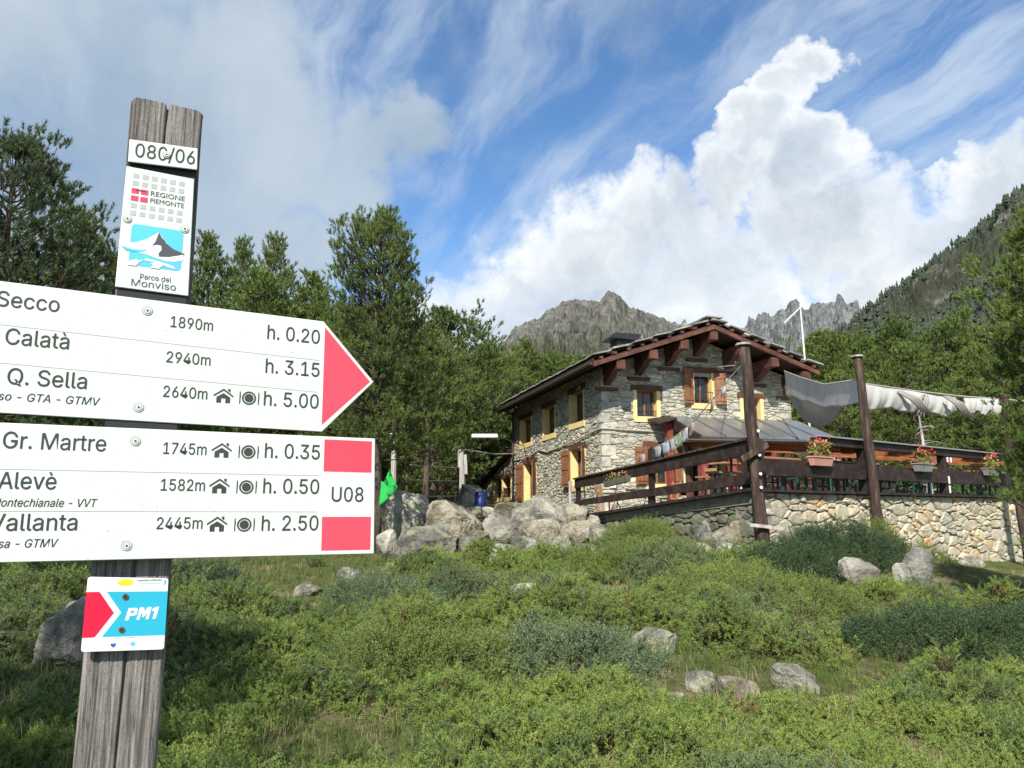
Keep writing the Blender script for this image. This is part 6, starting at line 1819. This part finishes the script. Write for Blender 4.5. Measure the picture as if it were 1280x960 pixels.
def postwood_mat():
    m = bpy.data.materials.new('weathered_post_wood'); m.use_nodes = True; nt = m.node_tree; nt.nodes.clear()
    out = nd(nt, 'ShaderNodeOutputMaterial'); tc = nd(nt, 'ShaderNodeTexCoord').outputs['Object']
    mp = nd(nt, 'ShaderNodeMapping', {'Vector': tc, 'Scale': (1, 1, .035)}).outputs[0]
    a = nd(nt, 'ShaderNodeTexNoise', {'Vector': mp, 'Scale': 330.0, 'Detail': 9.0, 'Roughness': .7}).outputs[0]
    b = nd(nt, 'ShaderNodeTexNoise', {'Vector': mp, 'Scale': 75.0, 'Detail': 5.0, 'Distortion': .5}).outputs[0]
    g = nd(nt, 'ShaderNodeTexNoise', {'Vector': tc, 'Scale': 9.0, 'Detail': 6.0}).outputs[0]
    c = ramp(nt, mth(nt, 'ADD', mth(nt, 'MULTIPLY', a, .6), mth(nt, 'MULTIPLY', b, .4)), [(.36, (.030, .027, .024)), (.44, (.13, .118, .105)), (.53, (.26, .24, .215)), (.64, (.42, .395, .36))])
    c = mixc(nt, mth(nt, 'MULTIPLY', mrange(nt, g, .5, .75), .35), c, (.46, .43, .39))
    k = nd(nt, 'ShaderNodeTexNoise', {'Vector': tc, 'Scale': 420.0, 'Detail': 5.0, 'Roughness': .7}).outputs[0]
    c = mixc(nt, mth(nt, 'MULTIPLY', mrange(nt, k, .45, .66), .45), c, (.075, .068, .060))
    mp2 = nd(nt, 'ShaderNodeMapping', {'Vector': tc, 'Scale': (1, 1, .02)}).outputs[0]
    l = nd(nt, 'ShaderNodeTexNoise', {'Vector': mp2, 'Scale': 150.0, 'Detail': 3.0, 'Distortion': .3}).outputs[0]
    l = mth(nt, 'ABSOLUTE', mth(nt, 'SUBTRACT', l, .5))
    c = mixc(nt, mth(nt, 'MULTIPLY', mrange(nt, l, .0, .014, 1, 0), .8), c, (.035, .030, .026))
    bp = nd(nt, 'ShaderNodeBump', {'Height': a, 'Strength': 1.0, 'Distance': .0030}).outputs[0]
    p = nd(nt, 'ShaderNodeBsdfPrincipled', {'Base Color': c, 'Roughness': .92, 'Normal': bp, 'Specular IOR Level': .15})
    nt.links.new(p.outputs[0], out.inputs[0])
    return m


m_postwood = postwood_mat()
po = link('post', post_mesh(), SP); po.location = (0, 0, S0)

try:
    INTER = bpy.data.fonts.load(os.path.join(bpy.utils.resource_path('LOCAL'), 'datafiles', 'fonts', 'Inter.woff2'))
except Exception:
    INTER = None


def _txtmesh(body, font, offset):
    c = bpy.data.curves.new('t', 'FONT'); c.body = body; c.resolution_u = 4
    if font: c.font = font
    c.offset = offset
    o = bpy.data.objects.new('t', c); COL.objects.link(o); bpy.context.view_layer.update()
    me = bpy.data.meshes.new_from_object(o.evaluated_get(bpy.context.evaluated_depsgraph_get()))
    COL.objects.unlink(o); bpy.data.objects.remove(o)
    return me


CAPH = {}


def text(body, x0, x1, z, cap, parent, y, mat=None, shear=0, font='i', offset=0.0, name='lettering'):
    ft = INTER if font == 'i' else None
    if (font, offset) not in CAPH:
        h = _txtmesh('H', ft, offset); CAPH[(font, offset)] = max(v.co.y for v in h.vertices)
    me = _txtmesh(body, ft, offset)
    n = len(me.vertices); co = np.zeros(n * 3, np.float32); me.vertices.foreach_get('co', co); co = co.reshape(-1, 3)
    a, b = co[:, 0].min(), co[:, 0].max(); sz = cap / CAPH[(font, offset)]; sx = (x1 - x0) / (b - a)
    X = x0 + (co[:, 0] - a) * sx + co[:, 1] * sz * shear; Z = z + co[:, 1] * sz
    me.vertices.foreach_set('co', np.stack([X, np.full(n, y, np.float32), Z], 1).astype(np.float32).ravel()); me.update()
    wgt = cap * .011
    V0 = np.stack([X, np.full(n, y, np.float32), Z], 1)
    fc = [list(f.vertices) for f in me.polygons]; V = []; F = []
    for k, (dx, dz) in enumerate(((-wgt, 0), (wgt, 0), (0, wgt), (0, -wgt))):
        V.append(V0 + np.array([dx, -.00004 * k, dz])); F += [[i + k * n for i in f] for f in fc]
    me = bpy.data.meshes.new(name); me.from_pydata([tuple(v) for v in np.concatenate(V)], [], F)
    me.materials.append(mat or m_ink)
    return link(name, me, parent)


def flat(poly, y, mat, parent, name, th=.0003):
    mb = MB(); mb.prism([(p[0], y, p[1]) for p in poly], (0, -th, 0)); return mb.build(name, mat, parent)


def disc(cx, cz, r, n=20):
    return [(cx + r * math.cos(2 * math.pi * k / n), cz + r * math.sin(2 * math.pi * k / n)) for k in range(n)]


def board(name, poly, y0, y1, mat=None, bev=.0008):
    mb = MB(); mb.prism([(p[0], y0, p[1]) for p in poly], (0, y1 - y0, 0))
    o = mb.build(name, [mat or m_plate, m_plated], SP, bevel=bev); o.location = (0, 0, S0)
    # dark core of the laminate shows on the edges
    for f in o.data.polygons:
        if abs(f.normal.y) < .5: f.material_index = 1
    return o


def screw(x, z, parent, y, r=.0060):
    mb = MB(); mb.mi = 0; mb.prism([(a, y, b) for a, b in disc(x, z, r)], (0, -.0006, 0))
    mb.mi = 1; mb.prism([(a, y - .0006, b) for a, b in disc(x, z, r * .92)], (0, -.0005, 0))
    mb.mi = 0; mb.prism([(a, y - .0011, b) for a, b in disc(x, z, r * .66)], (0, -.0004, 0))
    mb.mi = 1; mb.prism([(a, y - .0015, b) for a, b in disc(x, z, r * .58)], (0, -.0004, 0))
    mb.mi = 0; mb.prism([(a, y - .0021, b) for a, b in disc(x, z, r * .24, 6)], (0, -.0003, 0))
    return mb.build('screw', [m_ink, m_screw], parent)


Y0 = -.0065
# arrow board
ab = board('arrow_board', [(-.305, 1.8735), (.1965, 1.8672), (.2712, 1.7870), (.2002, 1.7120), (-.290, 1.7170)], Y0, .0045)
flat([(.1985, 1.8590), (.2655, 1.7868), (.1995, 1.7218)], Y0, m_red, ab, 'red_arrow_tip')
YT = Y0 - .00035
for (x0, z0, x1, z1) in ((-.30, 1.8222, .1925, 1.8110), (-.30, 1.7768, .1925, 1.7664)):
    flat([(x0, z0 - .00035), (x1, z1 - .00035), (x1, z1 + .00035), (x0, z0 + .00035)], Y0, m_rule, ab, 'ruled_line', .0001)
text('Secco', -.1868, -.1232, 1.8418, .0183, ab, YT)
text('Calatà', -.1742, -.1093, 1.7972, .0190, ab, YT)
text('Q. Sella', -.1680, -.0867, 1.7503, .0190, ab, YT)
text('di Viso - GTA - GTMV', -.2000, -.0714 - .001, 1.7311, .0094, ab, YT, shear=.18)
text('1890m', .0010, .0518, 1.8375, .0142, ab, YT)
text('2940m', -.0008, .0516, 1.7912, .0142, ab, YT)
text('2640m', -.0014, .0505, 1.7468, .0142, ab, YT)
text('h. 0.20', .1213, .1917, 1.8345, .0192, ab, YT)
text('h. 3.15', .1213, .1932, 1.7880, .0192, ab, YT)
text('h. 5.00', .1213, .1938, 1.7438, .0192, ab, YT)


def hut_icon(cx, cz, parent):
    s = .0118; mb = MB()
    Q = lambda pts: mb.prism([(cx + a * s, YT + .0003, cz + b * s) for a, b in pts], (0, -.0003, 0))
    Q([(-.72, -.75), (-.22, -.75), (-.22, -.15), (-.22, .20), (-.72, -.12)]); Q([(.22, -.75), (.72, -.75), (.72, -.12), (.22, .20), (.22, -.15)])
    Q([(-.218, -.25), (.218, -.25), (.218, .20), (0, .34), (-.218, .20)])
    Q([(-1.0, -.08), (0, .62), (0, .84), (-1.06, .08)]); Q([(.002, .62), (1.0, -.08), (1.06, .08), (.002, .84)]); Q([(.45, .62), (.70, .42), (.70, .84), (.45, .84)])
    mb.build('hut_symbol', m_ink, parent)


def plate_icon(cx, cz, parent):
    s = .0118; mb = MB()
    def ring(r0, r1, n=28):
        for k in range(n):
            a, b = 2 * math.pi * k / n, 2 * math.pi * (k + 1) / n
            mb.prism([(cx + r * s * math.cos(t), YT + .0003, cz + r * s * math.sin(t)) for r, t in ((r0, a), (r1, a), (r1, b), (r0, b))], (0, -.0003, 0))
    ring(.58, .76); mb.prism([(a, YT + .0003, b) for a, b in disc(cx, cz, .48 * s, 24)], (0, -.0003, 0))
    for a, w in ((-.98, .05), (1.02, .05)):
        mb.prism([(cx + (a - w) * s, YT + .0003, cz - .7 * s), (cx + (a + w) * s, YT + .0003, cz - .7 * s), (cx + (a + w * 1.8) * s, YT + .0003, cz + .2 * s), (cx + (a + w) * s, YT + .0003, cz + .7 * s), (cx + (a - w) * s, YT + .0003, cz + .7 * s)], (0, -.0003, 0))
    mb.build('plate_symbol', m_ink, parent)


hut_icon(.0702, 1.7525, ab); plate_icon(.1022, 1.7520, ab)
screw(-.027, 1.8552, ab, Y0); screw(-.0281, 1.7315, ab, Y0)

# second board
lb = board('direction_board', [(-.292, 1.7045), (.2758, 1.7062), (.2790, 1.5470), (-.277, 1.5468)], Y0, .0045)
flat([(.2042, 1.7020), (.2710, 1.7020), (.2715, 1.6583), (.2046, 1.6583)], Y0, m_red, lb, 'red_block'); flat([(.2050, 1.5974), (.2730, 1.5974), (.2732, 1.5527), (.2057, 1.5527)], Y0, m_red, lb, 'red_block')
text('U08', .2170, .2610, 1.6180, .0195, lb, YT)
for z0, z1 in ((1.6513, 1.6522), (1.6041, 1.6038)):
    flat([(-.285, z0 - .00035), (.199, z1 - .00035), (.199, z1 + .00035), (-.285, z0 + .00035)], Y0, m_rule, lb, 'ruled_line', .0001)
text('Gr. Martre', -.1655, -.0602, 1.6758, .0190, lb, YT)
text('Alevè', -.1655, -.1085, 1.6295, .0190, lb, YT)
text('Vallanta', -.1700, -.0831, 1.5822, .0190, lb, YT)
text('Pontechianale - VVT', -.1675, -.0660, 1.6093, .0094, lb, YT, shear=.18)
text('Ciansa - GTMV', -.1830, -.1024, 1.5632, .0094, lb, YT, shear=.18)
for tx, z, xa, xb in (('1745m', 1.6752, .0035, .0539), ('1582m', 1.6298, .0038, .0548), ('2445m', 1.5828, .0024, .0549)):
    text(tx, xa, xb, z, .0142, lb, YT)
for tx, z, xa, xb in (('h. 0.35', 1.6744, .1262, .1984), ('h. 0.50', 1.6280, .1265, .1993), ('h. 2.50', 1.5797, .1270, .2003)):
    text(tx, xa, xb, z, .0192, lb, YT)
for z in (1.6815, 1.6360, 1.5880):
    hut_icon(.0722, z, lb); plate_icon(.1052, z - .0005, lb)
screw(-.0286, 1.6895, lb, Y0); screw(-.029, 1.5633, lb, Y0)

# number plate
npb = board('number_plate', [(-.0640, 2.0775), (.0180, 2.0832), (.0190, 2.0528), (-.0634, 2.0465)], -.012, -.006)
text('080/06', -.0560, .0150, 2.0555, .0185, npb, -.0123).rotation_euler = (0, 0, 0)
for o in list(npb.children):
    for v in o.data.vertices: v.co.z += (v.co.x + .056) * .062 - .0005
screw(-.0195, 2.0655, npb, -.0125, .0048)

# park panel
pk = board('park_panel', [(-.0648, 2.0425), (.0166, 2.0412), (.0196, 1.8802), (-.0656, 1.8812)], -.0075, .0035)
YP = -.0075
mg = MB(); mr = MB()
for r_ in range(6):
    for c in range(6):
        x = -.0560 + c * .01086; z = 2.0345 - r_ * .01013
        if r_ in (2, 3):
            if c < 2: mr.prism([(x - .0006, YP, z), (x + .0080, YP, z), (x + .0080, YP, z - .0070), (x - .0006, YP, z - .0070)], (0, -.0003, 0))
            continue
        mg.prism([(x, YP, z), (x + .0066, YP, z), (x + .0066, YP, z - .0063), (x, YP, z - .0063)], (0, -.0003, 0))
tag(mg.build('grey_square_grid', m_lgrey, pk), kind='stuff'); mr.build('red_cross_emblem', m_crimson, pk)
flat([(-.0530, 2.0128), (-.0405, 2.0123), (-.0400, 2.0114), (-.0515, 2.0118)], YP - .0004, m_ink, pk, 'emblem_label')
text('REGIONE', -.0340, .0066, 2.0078, .0064, pk, YP - .0003, m_dgrey, font='b')
text('PIEMONTE', -.0340, .0062, 1.9982, .0062, pk, YP - .0003, m_dgrey, font='b')
bx0, bz1, bw, bh = -.0530, 1.9668, .0612, .0548
B = lambda a, b: (bx0 + a * bw, bz1 - b * bh)


def rrect(a0, b0, a1, b1, r, n=5):
    out = []
    for cx, cy, s in ((a1 - r, b0 + r, -90), (a1 - r, b1 - r, 0), (a0 + r, b1 - r, 90), (a0 + r, b0 + r, 180)):
        for k in range(n + 1):
            t = R(s + 90 * k / n); out.append((cx + r * math.cos(t), cy + r * math.sin(t)))
    return out


flat([B(a, b) for a, b in rrect(0, 0, 1, 1, .1)], YP, m_sky, pk, 'blue_emblem')
flat([B(a, b) for a, b in [(-.02, .48), (.12, .44), (.30, .33), (.44, .20), (.525, .125), (.60, .24), (.66, .33), (.75, .44), (.9, .53), (1.02, .575), (1.02, .73), (.86, .79), (.70, .80), (.52, .76), (.36, .71), (.18, .68), (-.02, .66)]], YP - .0003, m_mwhite, pk, 'white_peak')
flat([B(a, b) for a, b in [(.525, .125), (.585, .24), (.64, .30), (.675, .36), (.74, .42), (.84, .49), (1.05, .565), (.93, .62), (.74, .69), (.56, .715), (.545, .64), (.60, .54), (.585, .44), (.50, .43), (.415, .475), (.47, .36)]], YP - .0006, m_dgrey, pk, 'dark_peak_face')
flat([B(a, b) for a, b in [(-.16, .58), (.05, .615), (.22, .61), (.34, .585), (.22, .66), (.05, .675), (-.08, .65)]], YP - .0006, m_sky, pk, 'blue_swoosh')
flat([B(a, b) for a, b in [(.02, .90), (.12, .86), (.28, .86), (.20, .91), (.14, 1.01), (-.02, 1.01)]], YP - .0006, m_mwhite, pk, 'white_wave')
flat([B(a, b) for a, b in [(.40, .90), (.52, .88), (.70, .90), (.62, .95), (.58, 1.01), (.40, 1.01), (.47, .95)]], YP - .0006, m_mwhite, pk, 'white_wave')
flat([B(a, b) for a, b in [(.30, .80), (.60, .84), (.84, .90), (.90, .97), (.78, .95), (.55, .885), (.3, .85)]], YP - .0006, m_mwhite, pk, 'white_wave')
text('Parco del', -.0385, -.0022, 1.8955, .0066, pk, YP - .0003, m_dgrey)
text('Monviso', -.0478, .0040, 1.8853, .0088, pk, YP - .0003, m_dgrey)
screw(-.0586, 1.9718, pk, YP, .0054); screw(.0092, 1.9697, pk, YP, .0054)

# marker plate
pmf = [(-.0672, 1.5278), (.0207, 1.5228), (.0213, 1.4388), (-.0676, 1.4425)]


def rp(poly, r=.0035, n=4):
    out = []
    for i in range(len(poly)):
        p = Vector((*poly[i - 1], 0)); q = Vector((*poly[i], 0)); s = Vector((*poly[(i + 1) % len(poly)], 0))
        a = q + (p - q).normalized() * r; b = q + (s - q).normalized() * r
        for k in range(n + 1):
            t = k / n; c = a * (1 - t) ** 2 + q * 2 * t * (1 - t) + b * t * t; out.append((c.x, c.y))
    return out


for a, b in ((2.0335, 2.0700), (1.8660, 1.9000), (1.7020, 1.7240)):  # added black strips stand in for shade and dark plate edges in the gaps
    mb = MB(); mb.box(-.0635, .0175, -.0045, .0132, a, b); o = mb.build('shade_strip', m_plated, SP); o.location = (0, 0, S0)
pm = board('marker_plate', rp(pmf), .0005, .0035, m_mwhite, .0003)
YM = .0005
flat([(-.0673, 1.5103), (-.0536, 1.5100), (-.0365, 1.4850), (-.0548, 1.4582), (-.0675, 1.4583)], YM, m_red2, pm, 'red_arrow')
flat([(-.0460, 1.5098), (.0207, 1.5075), (.0211, 1.4558), (-.0472, 1.4580), (-.0288, 1.4848)], YM, m_cyan, pm, 'cyan_panel')
K = lambda a, b: (-.0240 + .0370 * a / 3.05 + .0029 * b, 1.4755 + .0140 * b)     # slanted heavy capitals
for poly in ([(0, 0), (.30, 0), (.30, 1), (0, 1)], [(.302, .34), (.70, .34), (.88, .46), (.88, .88), (.70, 1), (.302, 1), (.302, .78), (.56, .78), (.60, .74), (.60, .60), (.56, .56), (.302, .56)],
             [(1.02, 0), (1.29, 0), (1.29, 1), (1.02, 1)], [(1.292, .62), (1.50, .18), (1.62, .18), (1.828, .62), (1.828, 1), (1.72, 1), (1.56, .62), (1.40, 1), (1.292, 1)], [(1.83, 0), (2.10, 0), (2.10, 1), (1.83, 1)],
             [(2.46, 0), (2.76, 0), (2.76, 1), (2.50, 1), (2.22, .86), (2.22, .64), (2.46, .70)]):
    flat([K(a, b) for a, b in poly], YM - .0004, m_mwhite, pm, 'lettering')
flat([(-.0266 + .0088 * math.cos(t), 1.5198 + .0038 * math.sin(t)) for t in [2 * math.pi * k / 20 for k in range(20)]], YM, m_ylogo, pm, 'yellow_oval')
text('CAMMINO MONVISO', -.0140, .0130, 1.5205, .0020, pm, YM - .0003, m_dgrey); flat([(-.0140, 1.5175), (.0120, 1.5170), (.0120, 1.5174), (-.0140, 1.5179)], YM, m_cyan, pm, 'fine_print_line')
flat([(.0150, 1.5150), (.0165, 1.5185), (.0155, 1.5205), (.0175, 1.5212), (.0185, 1.5190), (.0175, 1.5180), (.0190, 1.5150), (.0178, 1.5165)], YM, m_cyan, pm, 'walker_emblem')
flat([(-.0340, 1.4560), (-.0120, 1.4553), (-.0120, 1.4549), (-.0340, 1.4556)], YM, m_dgrey, pm, 'fine_print_line')
flat([(-.0375, 1.4500), (-.0315, 1.4498), (-.0320, 1.4470), (-.0345, 1.4450), (-.0370, 1.4472)], YM, m_lblue, pm, 'shield_emblem')
flat(disc(-.0135, 1.4480, .0028, 14), YM, m_sky, pm, 'round_emblem'); flat([(-.0245, 1.4445), (-.0242, 1.4445), (-.0242, 1.4515), (-.0245, 1.4515)], YM, m_lgrey, pm, 'fine_print_line')
for x, z in ((-.0256, 1.5030), (-.0268, 1.4650)):
    mb = MB(); mb.prism([(a, YM - .0003, b) for a, b in disc(x, z, .0034)], (0, -.0012, 0)); mb.mi = 1; mb.prism([(a, YM - .0015, b) for a, b in disc(x, z, .0016, 6)], (0, -.0004, 0)); mb.build('rusty_screw', [m_lintel, m_iron], pm)
